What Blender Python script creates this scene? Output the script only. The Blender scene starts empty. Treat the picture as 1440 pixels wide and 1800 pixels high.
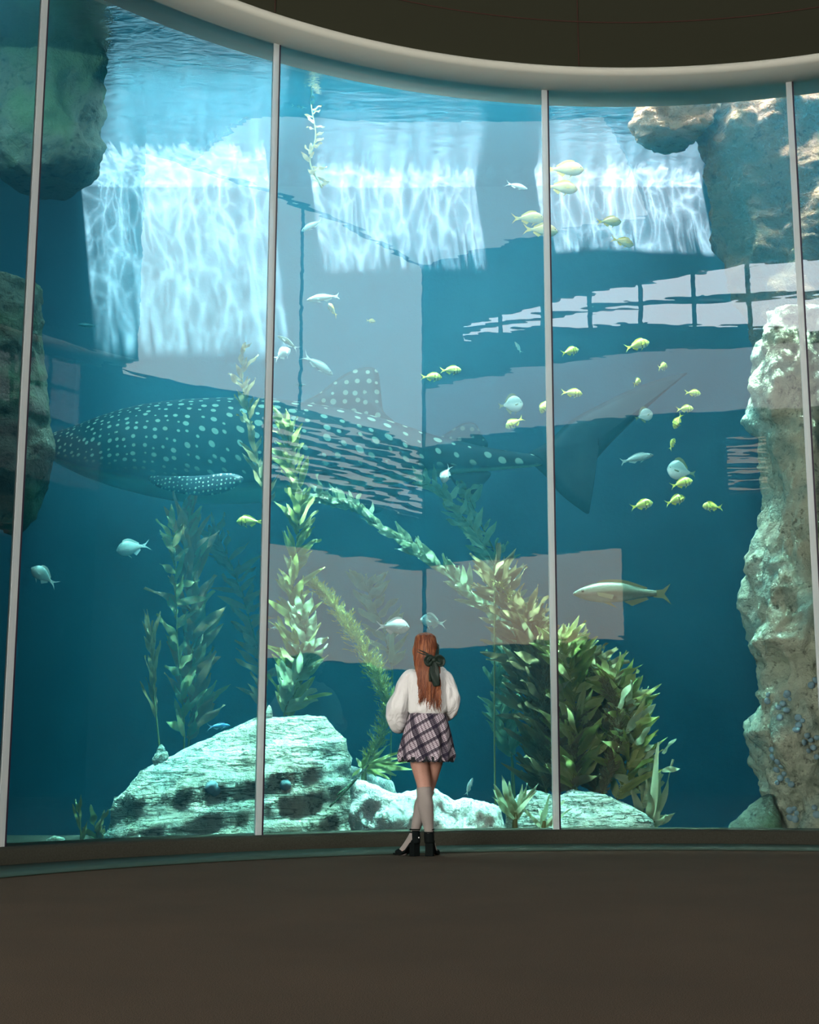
import bpy, bmesh, math, random
import numpy as np
from mathutils import Vector, Matrix, noise as mnoise
PI = math.pi
SC = bpy.context.scene
COL = SC.collection

# ---------------------------------------------------------------- camera, world, sun, lights, exposure
EYE = 0.75
PITCH = math.radians(10.504)
FPX = 2320.0
cam_d = bpy.data.cameras.new('camera')
cam = bpy.data.objects.new('camera', cam_d); COL.objects.link(cam)
cam_d.sensor_fit = 'VERTICAL'; cam_d.sensor_height = 36.0; cam_d.lens = FPX / 1800 * 36
cam_d.clip_end = 200
cam.location = (0, 0, EYE); cam.rotation_euler = (PI/2 + PITCH, 0, 0)
SC.camera = cam
SC.view_settings.view_transform = 'Standard'; SC.view_settings.look = 'None'
SC.view_settings.gamma = 1.0; SC.view_settings.use_curve_mapping = False
SC.view_settings.exposure = 0.0
cy = SC.cycles
cy.use_denoising = True
try: cy.denoiser = 'OPENIMAGEDENOISE'
except Exception: pass
cy.max_bounces = 6; cy.diffuse_bounces = 2; cy.glossy_bounces = 3; cy.transmission_bounces = 3
cy.volume_bounces = 0; cy.transparent_max_bounces = 24
cy.caustics_reflective = False; cy.caustics_refractive = False
cy.sample_clamp_indirect = 4.0
cy.use_adaptive_sampling = True; cy.adaptive_threshold = 0.02

world = bpy.data.worlds.new('world'); SC.world = world; world.use_nodes = True
wb = world.node_tree.nodes['Background']
wb.inputs[0].default_value = (0.62, 0.74, 0.85, 1); wb.inputs[1].default_value = 2.5

SUN_DIR = Vector((0.13, 0.5, -1.0)).normalized()
sd = bpy.data.lights.new('sun', 'SUN'); sd.energy = 540.0; sd.angle = math.radians(1.2); sd.color = (1, 0.50, 0.42)
sun = bpy.data.objects.new('sun', sd); COL.objects.link(sun)
sun.rotation_euler = SUN_DIR.to_track_quat('-Z', 'Y').to_euler(); sun.location = (0, 8, 20)

def area(name, loc, size, energy, color, direction=(0, 0, -1), spread=180):
    l = bpy.data.lights.new(name, 'AREA'); l.shape = 'RECTANGLE'; l.size, l.size_y = size
    l.energy = energy; l.color = color; l.spread = math.radians(spread)
    o = bpy.data.objects.new(name, l); COL.objects.link(o); o.location = loc
    o.rotation_euler = Vector(direction).to_track_quat('-Z', 'Y').to_euler()
    return o
# added lamps under the water surface stand in for daylight (out of sight above the window)
area('tank_fill', (0.4, 12.95, 7.7), (6.6, 1.0), 240, (1.0, 0.95, 0.95), (0, 0.16, -1))
area('tank_fill_beam', (1.2, 12.42, 7.7), (8.4, 0.7), 860, (1.0, 0.88, 0.77), (0, 0.03, -1), 34)  # narrow beam added to brighten the rocks near the glass
area('tank_fill_left', (-4.3, 10.4, 7.6), (2.4, 1.4), 110, (1.0, 0.97, 0.92), (0.05, 0.9, -0.55), 130)  # lamp added to brighten the dark rock at the upper left

area('tank_fill_top_left', (-4.3, 11.0, 8.5), (3.0, 3.0), 110, (0.8, 0.88, 1.0), (0, 0.2, -1))  # lamp added above the water to lift the dark left corner

# ---------------------------------------------------------------- geometry of the place
CX, CY, RG = 2.065, 5.525, 6.475      # axis and radius of the curved window
ZTOP, ZSILL = 7.17, 0.12              # window head and sill
ZW = 7.85                             # water level
YB = 15.7                             # rear wall of the tank
ZB = -1.4                             # tank bed

def ray(px, py):
    x = (px-720)/FPX; y = (900-py)/FPX
    return Vector((x, math.cos(PITCH)-y*math.sin(PITCH), math.sin(PITCH)+y*math.cos(PITCH)))
def at(px, py, Y):                    # point of the photo's sight line at distance Y
    d = ray(px, py); return Vector((0, 0, EYE)) + d*(Y/d.y)
def ppm(px, py, Y):                   # pixels per metre there
    d = ray(px, py); return FPX/(Y/d.y)
def on_glass(px, py, R=RG):
    d = ray(px, py); a = d.x**2+d.y**2; b = -2*(d.x*CX+d.y*CY); c = CX*CX+CY*CY-R*R
    t = (-b+math.sqrt(b*b-4*a*c))/(2*a); return Vector((0, 0, EYE))+d*t
def ang(P): return math.atan2(P.x-CX, P.y-CY)     # 0 = straight ahead, + to the right
def cyl(a, r, z): return Vector((CX+r*math.sin(a), CY+r*math.cos(a), z))
def glass_y(x, r=RG): return CY+math.sqrt(max(0.01, r*r-(x-CX)**2))

# ---------------------------------------------------------------- helpers
def link(o, parent=None):
    COL.objects.link(o)
    if parent is not None: o.parent = parent
    return o
def mesh_obj(name, verts, faces, mat=None, parent=None, smooth=False):
    me = bpy.data.meshes.new(name); me.from_pydata([tuple(v) for v in verts], [], faces); me.update()
    o = bpy.data.objects.new(name, me)
    if mat:
        for m in (mat if isinstance(mat, (list, tuple)) else [mat]): me.materials.append(m)
    if smooth: me.polygons.foreach_set('use_smooth', [True]*len(me.polygons))
    return link(o, parent)
def bm_obj(name, bm, mat=None, parent=None, smooth=True):
    me = bpy.data.meshes.new(name); bm.to_mesh(me); bm.free()
    o = bpy.data.objects.new(name, me)
    if mat:
        for m in (mat if isinstance(mat, (list, tuple)) else [mat]): me.materials.append(m)
    if smooth: me.polygons.foreach_set('use_smooth', [True]*len(me.polygons))
    return link(o, parent)
def tag(o, label, cat, group=None):
    o['label'] = label; o['category'] = cat
    if group: o['group'] = group
    return o
def struct(o, label=None):
    o['kind'] = 'structure'
    if label: o['label'] = label
    return o
def empty(name, loc, rot=(0, 0, 0), scale=1.0):
    o = bpy.data.objects.new(name, None); o.empty_display_size = 0.1; COL.objects.link(o)
    o.location = loc; o.rotation_euler = rot; o.scale = (scale,)*3
    return o

class G:                              # node graph shorthand
    def __init__(s, name, disp=False):
        s.m = bpy.data.materials.new(name); s.m.use_nodes = True
        s.t = s.m.node_tree; s.t.nodes.clear(); s.out = s.n('ShaderNodeOutputMaterial')
    def n(s, typ, **kw):
        nd = s.t.nodes.new(typ)
        for k, v in kw.items():
            if k.startswith('i_'):
                key = k[2:].replace('_', ' ')
                nd.inputs[key].default_value = v
            else: setattr(nd, k, v)
        return nd
    def l(s, a, b): s.t.links.new(a, b); return b
    def coord(s, kind='Object', scale=None):
        c = s.n('ShaderNodeTexCoord').outputs[kind]
        if scale is not None:
            m = s.n('ShaderNodeMapping'); m.inputs['Scale'].default_value = scale; s.l(c, m.inputs[0]); c = m.outputs[0]
        return c
    def noise(s, vec, scale, detail=4, rough=0.5, dist=0):
        nd = s.n('ShaderNodeTexNoise'); nd.inputs['Scale'].default_value = scale; nd.inputs['Detail'].default_value = detail
        nd.inputs['Roughness'].default_value = rough; nd.inputs['Distortion'].default_value = dist; s.l(vec, nd.inputs['Vector'])
        return nd.outputs['Fac']
    def voro(s, vec, scale, feature='F1', out='Distance'):
        nd = s.n('ShaderNodeTexVoronoi', feature=feature); nd.inputs['Scale'].default_value = scale; s.l(vec, nd.inputs['Vector'])
        return nd.outputs[out]
    def ramp(s, fac, stops, interp='LINEAR'):
        r = s.n('ShaderNodeValToRGB'); cr = r.color_ramp; cr.interpolation = interp
        while len(cr.elements) < len(stops): cr.elements.new(0.5)
        for e, (p, c) in zip(cr.elements, stops):
            e.position = p; e.color = tuple(c)+(1,) if len(c) == 3 else c
        s.l(fac, r.inputs[0]); return r.outputs[0]
    def math(s, op, a, b=None, clamp=False):
        m = s.n('ShaderNodeMath', operation=op); m.use_clamp = clamp
        for i, v in enumerate((a, b)):
            if v is None: continue
            if isinstance(v, (int, float)): m.inputs[i].default_value = v
            else: s.l(v, m.inputs[i])
        return m.outputs[0]
    def mix(s, fac, a, b, blend='MIX'):
        m = s.n('ShaderNodeMix', data_type='RGBA', blend_type=blend)
        for key, v in ((0, fac), (6, a), (7, b)):
            if isinstance(v, (int, float)): m.inputs[key].default_value = v
            elif isinstance(v, tuple): m.inputs[key].default_value = v+(1,) if len(v) == 3 else v
            else: s.l(v, m.inputs[key])
        return m.outputs[2]
    def bump(s, h, strength=0.5, dist=0.05):
        b = s.n('ShaderNodeBump'); b.inputs['Strength'].default_value = strength; b.inputs['Distance'].default_value = dist
        s.l(h, b.inputs['Height']); return b.outputs[0]
    def bsdf(s, color, rough=0.6, metal=0, spec=0.5, normal=None, **kw):
        b = s.n('ShaderNodeBsdfPrincipled')
        for key, v in (('Base Color', color), ('Roughness', rough), ('Metallic', metal), ('Specular IOR Level', spec)):
            if isinstance(v, tuple): b.inputs[key].default_value = v+(1,) if len(v) == 3 else v
            elif isinstance(v, (int, float)): b.inputs[key].default_value = v
            else: s.l(v, b.inputs[key])
        if normal is not None: s.l(normal, b.inputs['Normal'])
        for k, v in kw.items(): b.inputs[k.replace('_', ' ')].default_value = v
        return b.outputs[0]
    def end(s, shader): s.l(shader, s.out.inputs[0]); return s.m

def plain(name, color, rough=0.6, metal=0.0, spec=0.5, bump=0, bscale=40, var=0.0):
    g = G(name); nrm = None; c = color
    if bump or var:
        v = g.coord(); nz = g.noise(v, bscale, 4)
        if bump: nrm = g.bump(nz, bump, 0.01)
        if var:
            d = tuple(x*(1-var) for x in color); l2 = tuple(min(1, x*(1+var)) for x in color)
            c = g.ramp(nz, [(0.3, d), (0.7, l2)])
    return g.end(g.bsdf(c, rough, metal, spec, nrm))
def glow(name, color, strength):
    g = G(name); e = g.n('ShaderNodeEmission'); e.inputs[0].default_value = tuple(color)+(1,); e.inputs[1].default_value = strength
    return g.end(e.outputs[0])
# ================================================================ STRUCTURE
def arc_sheet(name, a0, a1, n, prof, mat, closed=False, smooth=True):
    """sweep a profile [(r,z),...] around the window axis"""
    vs, fs = [], []; m = len(prof)
    for i in range(n+1):
        a = a0+(a1-a0)*i/n
        for r, z in prof: vs.append(cyl(a, r, z))
    for i in range(n):
        for j in range(m if closed else m-1):
            k = (j+1) % m
            fs.append((i*m+j, i*m+k, (i+1)*m+k, (i+1)*m+j))
    if closed: fs.append(tuple(range(m))[::-1]); fs.append(tuple(n*m+j for j in range(m)))
    return mesh_obj(name, vs, fs, mat, smooth=smooth)

A0, A1 = math.radians(-82), math.radians(78)

# carpet
g = G('carpet'); v = g.coord()
n1 = g.noise(v, 260, 2, 0.7); n2 = g.noise(v, 1.2, 3)
c = g.mix(g.ramp(n1, [(0.38, (0, 0, 0)), (0.62, (1, 1, 1))]), (0.038, 0.029, 0.020), (0.135, 0.102, 0.072))
c = g.mix(g.ramp(n2, [(0.35, (0, 0, 0)), (0.7, (.35, .35, .35))]), c, (0.055, 0.045, 0.034))
M_carpet = g.end(g.bsdf(c, 0.95, spec=0.1, normal=g.bump(n1, 0.6, 0.01)))
M_border = plain('floor_border', (0.030, 0.060, 0.045), 0.55, spec=0.25, bump=0.05, bscale=60)
M_curb = plain('window_curb', (0.04, 0.04, 0.03), 0.8, spec=0.12, bump=0.1, bscale=90, var=0.15)
M_soffit = plain('soffit_plaster', (0.70, 0.71, 0.62), 0.7, spec=0.3, bump=0.1, bscale=120)
M_fascia = plain('fascia_paint', (0.040, 0.042, 0.026), 0.8, spec=0.15, bump=0.1, bscale=200)
M_seam = plain('panel_seam', (0.05, 0.02, 0.012), 0.9)
M_wall = plain('hall_wall', (0.07, 0.065, 0.055), 0.85, bump=0.1)
M_white = plain('hall_white', (0.45, 0.45, 0.44), 0.85, bump=0.05)

fl = mesh_obj('floor', [(-14, -3.4, 0), (11, -3.4, 0), (11, 13.2, 0), (-14, 13.2, 0)], [(0, 1, 2, 3)], M_carpet); struct(fl)
struct(arc_sheet('trim_1', A0, A1, 96, [(RG-0.95, 0.004), (RG-0.95, 0.012), (RG-0.22, 0.012), (RG-0.22, 0.002)], M_border), 'smooth dark floor border between carpet and window curb')
struct(arc_sheet('trim_2', A0, A1, 96, [(RG-0.24, 0.0), (RG-0.23, ZSILL-0.012), (RG-0.215, ZSILL), (RG+0.30, ZSILL), (RG+0.30, -0.4), (RG-0.24, -0.4)], M_curb, closed=True), 'low dark curb under the curved window')
# head of the window: light soffit ring, then the dark fascia with its joints
SR = RG-0.36
struct(arc_sheet('trim_3', A0, A1, 128, [(RG+0.30, ZTOP), (SR+0.03, ZTOP-0.012), (SR, ZTOP+0.01), (SR-0.01, ZTOP+0.05), (SR+0.02, ZTOP+0.075), (SR+0.3, ZTOP+0.12), (RG+0.30, ZTOP+0.3)], M_soffit, closed=True), 'pale curved soffit ring over the window')
fas = struct(arc_sheet('wall_front', A0, A1, 128, [(SR+0.02, ZTOP+0.07), (SR+0.02, 12.3), (SR+0.20, 12.3), (SR+0.20, ZTOP+0.07)], M_fascia, closed=True), 'dark curved fascia wall above the window')
zj = ZTOP+0.07+0.47
jm = arc_sheet('seam', A0, A1, 128, [(SR+0.012, zj-0.006), (SR+0.012, zj+0.006)], M_seam); jm.parent = fas
for px in (30, 482, 1017, 1560):
    a = ang(on_glass(px, 60 if px < 900 else 100, SR+0.02)); da = 0.005/SR
    j = arc_sheet('seam', a-da, a+da, 1, [(SR+0.012, ZTOP+0.08), (SR+0.012, 12.2)], M_seam); j.parent = fas

# ---- glass: clear acrylic, each pane its own object, slightly uneven faces
g = G('acrylic'); v = g.coord()
mp = g.n('ShaderNodeMapping'); mp.inputs['Scale'].default_value = (0.5, 0.5, 2.2); g.l(v, mp.inputs[0])
nz = g.noise(mp.outputs[0], 1.6, 3, 0.55)
nrm = g.bump(nz, 1.0, 0.0008)
fr = g.n('ShaderNodeFresnel'); fr.inputs[0].default_value = 1.49; g.l(nrm, fr.inputs['Normal'])
fac = g.math('MULTIPLY', fr.outputs[0], 1.9, True)
tr = g.n('ShaderNodeBsdfTransparent'); tr.inputs[0].default_value = (0.97, 0.99, 0.985, 1)
gl = g.n('ShaderNodeBsdfGlossy'); gl.inputs['Roughness'].default_value = 0.0; gl.inputs['Color'].default_value = (1, 1, 1, 1); g.l(nrm, gl.inputs['Normal'])
mx = g.n('ShaderNodeMixShader'); g.l(fac, mx.inputs[0]); g.l(tr.outputs[0], mx.inputs[1]); g.l(gl.outputs[0], mx.inputs[2])
M_glass = g.end(mx.outputs[0])
# joints between panes: bottom and top pixel of each pane seam
SEAMS = [((2, 1488), (79, 0)), ((455, 1468), (487, 80)), ((979, 1458), (958, 160)), ((1458, 1458), (1388, 146))]
sa = [(ang(on_glass(*b)), ang(on_glass(*t))) for b, t in SEAMS]
edges = [(A0, A0)] + sa + [(A1, A1)]
for k in range(len(edges)-1):
    (b0, t0), (b1, t1) = edges[k], edges[k+1]
    vs, fs = [], []; n = 40; rows = 8
    for i in range(n+1):
        for j in range(rows+1):
            u = i/n; w = j/rows
            a = (b0+(b1-b0)*u)*(1-w)+(t0+(t1-t0)*u)*w
            vs.append(cyl(a, RG, ZSILL+(ZTOP-ZSILL)*w))
    for i in range(n):
        for j in range(rows):
            p = i*(rows+1)+j; fs.append((p, p+rows+1, p+rows+2, p+1))
    struct(mesh_obj('window_%d' % (k+1), vs, fs, M_glass, smooth=True), 'tall curved acrylic pane of the tank window')
g = G('seam_acrylic'); v = g.coord('Object', (40, 40, 1.5)); nz = g.noise(v, 3, 3)
c = g.ramp(nz, [(0.3, (0.80, 0.93, 0.94)), (0.7, (0.97, 1.0, 1.0))])
tl = g.n('ShaderNodeBsdfTranslucent'); g.l(c, tl.inputs[0])
m1 = g.n('ShaderNodeMixShader'); m1.inputs[0].default_value = 0.25; g.l(g.bsdf(c, 0.5, spec=0.4), m1.inputs[1]); g.l(tl.outputs[0], m1.inputs[2])
tp = g.n('ShaderNodeBsdfTransparent'); m2 = g.n('ShaderNodeMixShader'); m2.inputs[0].default_value = 0.30
g.l(m1.outputs[0], m2.inputs[1]); g.l(tp.outputs[0], m2.inputs[2]); M_sil = g.end(m2.outputs[0])
M_sild = plain('seam_edge', (0.02, 0.012, 0.03), 0.4)
def bar(name, ab, at_, off0, off1, r0, r1, mat, z0=ZSILL, z1=ZTOP, parent=None):
    vs, fs = [], []; n = 24
    for i in range(n+1):
        w = i/n; a = ab*(1-w)+at_*w; z = z0+(z1-z0)*w
        for o_, r in ((off0, r0), (off1, r0), (off1, r1), (off0, r1)): vs.append(cyl(a+o_/RG, r, z))
    for i in range(n):
        for j in range(4):
            k = (j+1) % 4; fs.append((i*4+j, i*4+k, i*4+4+k, i*4+4+j))
    fs += [(3, 2, 1, 0), tuple(n*4+q for q in range(4))]
    return mesh_obj(name, vs, fs, mat, parent)
for k, (b, t) in enumerate(sa):
    m = struct(bar('trim_%d' % (4+k), b, t, -0.034, 0.020, RG-0.012, RG+0.02, M_sil), 'pale sealed joint between two tank panes')
    bar('joint_edge', b, t, 0.020, 0.036, RG-0.010, RG+0.03, M_sild, parent=m)

# ---- hall around the visitor (behind the camera it is bright: that daylight is what the glass mirrors)
HZ = 12.2
cp = [cyl(A0+(A1-A0)*i/64, SR+0.22, HZ) for i in range(65)]
cp = [(-14, cp[0].y, HZ)]+cp+[(11, cp[-1].y, HZ), (11, -3.4, HZ), (-14, -3.4, HZ)]
bm = bmesh.new(); bm.faces.new([bm.verts.new(q) for q in cp]); bmesh.ops.triangulate(bm, faces=bm.faces)
struct(bm_obj('ceiling', bm, M_wall, smooth=False))
def wall_quad(name, x0, y0, x1, y1, z0, z1, t=0.3, mat=M_wall):
    d = Vector((x1-x0, y1-y0, 0)).normalized(); n = Vector((d.y, -d.x, 0))*t
    P = [Vector((x0, y0, 0)), Vector((x1, y1, 0)), Vector((x1, y1, 0))+n, Vector((x0, y0, 0))+n]
    vs = [Vector((q.x, q.y, z)) for z in (z0, z1) for q in P]
    return mesh_obj(name, vs, [(0, 1, 2, 3), (7, 6, 5, 4), (0, 4, 5, 1), (1, 5, 6, 2), (2, 6, 7, 3), (3, 7, 4, 0)], mat)
struct(wall_quad('wall_back', -14, -3, 10.6, -3, -0.01, 12.25))
struct(wall_quad('wall_right', 10.6, -3, 10.6, 6.9, -0.01, 12.25))
struct(wall_quad('wall_left', -14, 6.5, -14, -3, -0.01, 12.25))
e = cyl(A0, RG+0.3, 0); struct(wall_quad('wall_front_left', e.x+0.3, e.y, -14, e.y, -0.01, 12.25))
e = cyl(A1, RG+0.3, 0); struct(wall_quad('wall_front_right', 10.6, e.y, e.x-0.3, e.y, -0.01, 12.25))
# rounded gap above the fascia is closed by the ceiling

def hall_window(name, c00, c10, c11, c01, nu, nv, mat, bar_t=0.07, label='', slats=0):
    """luminous glazing between four corners (seen from inside: low start, low end, high end, high start) with real bars in front"""
    c00, c10, c11, c01 = map(Vector, (c00, c10, c11, c01))
    bl = lambda u, v: (c00*(1-u)+c10*u)*(1-v)+(c01*(1-u)+c11*u)*v
    root = mesh_obj(name, [c00, c10, c11, c01], [(0, 1, 2, 3)], mat); struct(root, label)
    N = (c10-c00).cross(c01-c00).normalized()
    vs, fs = [], []
    def beam(p, q, t):
        d = (q-p).normalized(); w = N.cross(d)*t/2; b = len(vs)
        for s_ in (0.02, 0.09):
            for c in (p-w, q-w, q+w, p+w): vs.append(c+N*s_)
        fs.extend([(b, b+1, b+2, b+3), (b+7, b+6, b+5, b+4), (b, b+4, b+5, b+1), (b+1, b+5, b+6, b+2), (b+2, b+6, b+7, b+3), (b+3, b+7, b+4, b)])
    for i in range(nu+1): beam(bl(i/nu, 0), bl(i/nu, 1), bar_t)
    for j in range(nv+1): beam(bl(0, j/nv), bl(1, j/nv), bar_t)
    for j in range(slats): beam(bl(0, (j+0.5)/slats), bl(1, (j+0.5)/slats), (c01-c00).length/slats*0.5)
    mesh_obj('glazing_bars', vs, fs, M_mull, parent=root)
    return root
M_mull = plain('glazing_bars', (0.05, 0.055, 0.07), 0.6)
M_day_hi = glow('daylight_glass_high', (0.92, 0.96, 1.0), 6.2)
M_day = glow('daylight_glass', (1.0, 0.98, 0.90), 2.6)
M_day2 = glow('daylight_glass_dim', (1.0, 0.96, 0.96), 1.5)
M_day_lo = glow('daylight_glass_low', (1.0, 0.76, 0.50), 1.8)
def bwin(name, x0, x1, z0, z1, *a, z2=None, z3=None, **k):   # back wall
    return hall_window(name, (x1, -2.98, z0), (x0, -2.98, z0 if z2 is None else z2), (x0, -2.98, z1 if z3 is None else z3), (x1, -2.98, z1), *a, **k)
def rwin(name, y0, y1, z0, z1, *a, **k):                     # right wall
    return hall_window(name, (10.58, y1, z0), (10.58, y0, z0), (10.58, y0, z1), (10.58, y1, z1), *a, **k)
bwin('window_6', -0.6, 9.2, 10.12, 10.45, 8, 2, M_day_hi, 0.10, 'clerestory window high in the wall behind the visitor', z2=9.30, z3=11.05)
bwin('window_7', -1.6, 10.5, 7.75, 9.15, 1, 1, M_day2, 0.04, 'frosted window strip under the clerestory')
bwin('window_8', 4.9, 10.5, 3.1, 5.0, 1, 1, M_day_lo, 0.04, 'low window behind the visitor')
rwin('window_9', -2.9, 6.72, 7.7, 12.1, 2, 1, M_day, 0.04, 'tall frosted window in the right wall')
rwin('window_10', -2.9, 3.0, 6.0, 7.7, 1, 1, M_day, 0.04, 'louvred window in the right wall', slats=9)
rwin('window_11', -2.9, 3.0, 2.6, 4.9, 1, 1, M_day_lo, 0.04, 'low window in the right wall')
bwin('window_12', 1.6, 2.5, 6.0, 7.3, 1, 1, M_day_lo, 0.04, 'small louvred window behind the visitor', slats=9)

hall_window('window_13', (-4.5, -2.96, 0.15), (-11.5, -2.96, 0.15), (-11.5, -2.96, 4.6), (-4.5, -2.96, 4.6), 5, 2, glow('fill_panel_glow', (1.0, 0.95, 0.86), 24.0), 0.08, 'added glowing fill panel behind and left of the visitor')  # unseen glowing panel added to brighten floor, soffit and the woman's back
M_fill = glow('ceiling_fill_glow', (0.98, 1.0, 0.98), 2.0)  # ceiling glow added for the grey veil in the glass and hall fill
hall_window('window_14', (4.0, 5.0, HZ-0.05), (10.55, 5.0, HZ-0.05), (10.55, -2.9, HZ-0.05), (4.0, -2.9, HZ-0.05), 1, 1, M_fill, 0.03, 'added glowing fill panel under the hall ceiling')
hall_window('window_15', (1.5, 8.6, HZ-0.05), (7.0, 8.6, HZ-0.05), (7.0, 5.02, HZ-0.05), (1.5, 5.02, HZ-0.05), 1, 1, M_fill, 0.03, 'second added glowing ceiling panel closer to the tank')

# ================================================================ TANK SHELL
def rockmat(name, light, dark, tint, scale=1.0, bands=False, tintamt=0.5, bumpk=0.9):
    g = G(name); v = g.coord()
    n1 = g.noise(v, 2.2*scale, 8, 0.62, 0.4); n2 = g.noise(v, 9*scale, 6, 0.7); n3 = g.noise(v, 1.1*scale, 3)
    vo = g.voro(v, 3.0*scale, 'DISTANCE_TO_EDGE')
    col = g.ramp(n1, [(0.30, dark), (0.47, light), (0.75, tuple(min(1, x*1.12) for x in light))])
    pits = g.ramp(n2, [(0.36, (0.25, 0.25, 0.25)), (0.46, (1, 1, 1))])
    col = g.mix(0.75, col, pits, 'MULTIPLY')
    tm = g.ramp(n3, [(0.50, (0, 0, 0)), (0.62, (tintamt,)*3)])
    col = g.mix(tm, col, tint)
    h = g.math('ADD', g.math('MULTIPLY', n1, 0.8), g.math('MULTIPLY', n2, 0.5))
    h = g.math('ADD', h, g.math('MULTIPLY', g.math('MINIMUM', vo, 0.05), 0.8))
    if bands:
        mp = g.n('ShaderNodeMapping'); mp.inputs['Scale'].default_value = (0.8, 1, 6); mp.inputs['Rotation'].default_value = (0, 0.30, 0); g.l(v, mp.inputs[0])
        nb = g.noise(mp.outputs[0], 1.6*scale, 6, 0.6, 0.3)
        crack = g.ramp(nb, [(0.465, (1, 1, 1)), (0.495, (0.12, 0.15, 0.12)), (0.52, (1, 1, 1))])
        col = g.mix(0.8, col, crack, 'MULTIPLY')
        h = g.math('ADD', h, g.math('MULTIPLY', crack, 0.25))
        h = g.math('ADD', h, g.math('MULTIPLY', nb, 1.0))
    return g.end(g.bsdf(col, 0.9, spec=0.1, normal=g.bump(h, bumpk, 0.12)))
g = G('tank_wall_paint'); v = g.coord()
n1 = g.noise(v, 0.5, 6, 0.6); n2 = g.noise(v, 5, 6, 0.65)
c = g.ramp(n1, [(0.3, (0.12, 0.19, 0.28)), (0.7, (0.17, 0.25, 0.34))])
M_back = g.end(g.bsdf(c, 0.95, spec=0.05, normal=g.bump(n2, 0.25, 0.05)))
M_bed = plain('tank_bed', (0.25, 0.3, 0.25), 0.9)
vs, fs = [], []; nx, nz_ = 90, 44
for i in range(nx+1):
    for j in range(nz_+1):
        x = -9+19.5*i/nx; z = ZB-0.2+(9.4-ZB)*j/nz_
        d = 0.22*mnoise.fractal(Vector((x*0.35, 3.1, z*0.35)), 1.0, 2.0, 5)
        d *= max(0.0, min(1.0, (6.3-z)/2.0))*0.8+0.2
        vs.append((x, YB+d, z))
for i in range(nx):
    for j in range(nz_):
        p = i*(nz_+1)+j; fs.append((p, p+nz_+1, p+nz_+2, p+1))
struct(mesh_obj('wall_tank_rear', vs, fs, M_back, smooth=True), 'blue rear wall of the tank')
def tank_plan(yback, r=RG+0.19, xl=-8.95, xr=10.35):
    p = [cyl(A0+(A1-A0)*i/80, r, 0) for i in range(81)]; p = [(q.x, q.y) for q in p]
    return p+[(xr, p[-1][1]), (xr, yback), (xl, yback), (xl, p[0][1])]
def plan_sheet(name, z, yback, mat, thick=0.0):
    bm = bmesh.new(); pl = tank_plan(yback)
    for zz in ([z, z+thick] if thick else [z]): bm.faces.new([bm.verts.new((x, y, zz)) for x, y in pl])
    bmesh.ops.triangulate(bm, faces=bm.faces); return bm_obj(name, bm, mat, smooth=False)
struct(plan_sheet('floor_tank', ZB, 16.2, M_bed), 'tank bed')
struct(mesh_obj('wall_tank_left', [(-8.9, 6.5, ZB), (-8.9, 16.2, ZB), (-8.9, 16.2, 9.2), (-8.9, 6.5, 9.2)], [(0, 1, 2, 3)], M_back))
struct(mesh_obj('wall_tank_right', [(10.4, 6.95, ZB), (10.4, 16.2, ZB), (10.4, 16.2, 9.2), (10.4, 6.95, 9.2)], [(3, 2, 1, 0)], M_back))
# roof over the tank with three skylight openings
ZR = 8.6
def roofpt(px, py):                   # where the sun ray reaching this spot of the rear wall crosses the roof
    P = at(px, py, YB); t = (ZR-P.z)/(-SUN_DIR.z); Q = P-SUN_DIR*t; return (Q.x, Q.y)
HOLES = []
for x0, x1, yb in ((168, 512, 650), (566, 862, 505), (962, 1262, 480)):
    a = roofpt(x0, yb); b = roofpt(x1, yb)
    HOLES.append((a[0], b[0], a[1], YB+0.1))
M_roof = plain('tank_roof', (0.25, 0.28, 0.30), 0.8)
xs = sorted([-9.2, 10.7]+[h[0] for h in HOLES]+[h[1] for h in HOLES]); ys = sorted(set([13.0, YB+0.6]+[h[2] for h in HOLES]+[YB+0.1]))
vs, fs = [], []
for i in range(len(xs)-1):
    for j in range(len(ys)-1):
        mxx, myy = (xs[i]+xs[i+1])/2, (ys[j]+ys[j+1])/2
        if any(h[0] < mxx < h[1] and h[2] < myy < h[3] for h in HOLES): continue
        b = len(vs)
        for z in (ZR, ZR+0.25):
            for x, y in ((xs[i], ys[j]), (xs[i+1], ys[j]), (xs[i+1], ys[j+1]), (xs[i], ys[j+1])): vs.append((x, y, z))
        fs += [(b+3, b+2, b+1, b), (b+4, b+5, b+6, b+7), (b, b+1, b+5, b+4), (b+1, b+2, b+6, b+5), (b+2, b+3, b+7, b+6), (b+3, b, b+4, b+7)]
struct(mesh_obj('ceiling_tank', vs, fs, M_roof), 'roof over the tank with three skylight openings')
struct(plan_sheet('ceiling_tank_front', ZR, 13.0, M_roof, 0.25), 'front part of the roof over the tank')
struct(mesh_obj('trim_12', [(-9.2, YB+0.55, 7), (10.7, YB+0.55, 7), (10.7, YB+0.55, 9.2), (-9.2, YB+0.55, 9.2)], [(0, 1, 2, 3)], M_roof))

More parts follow.
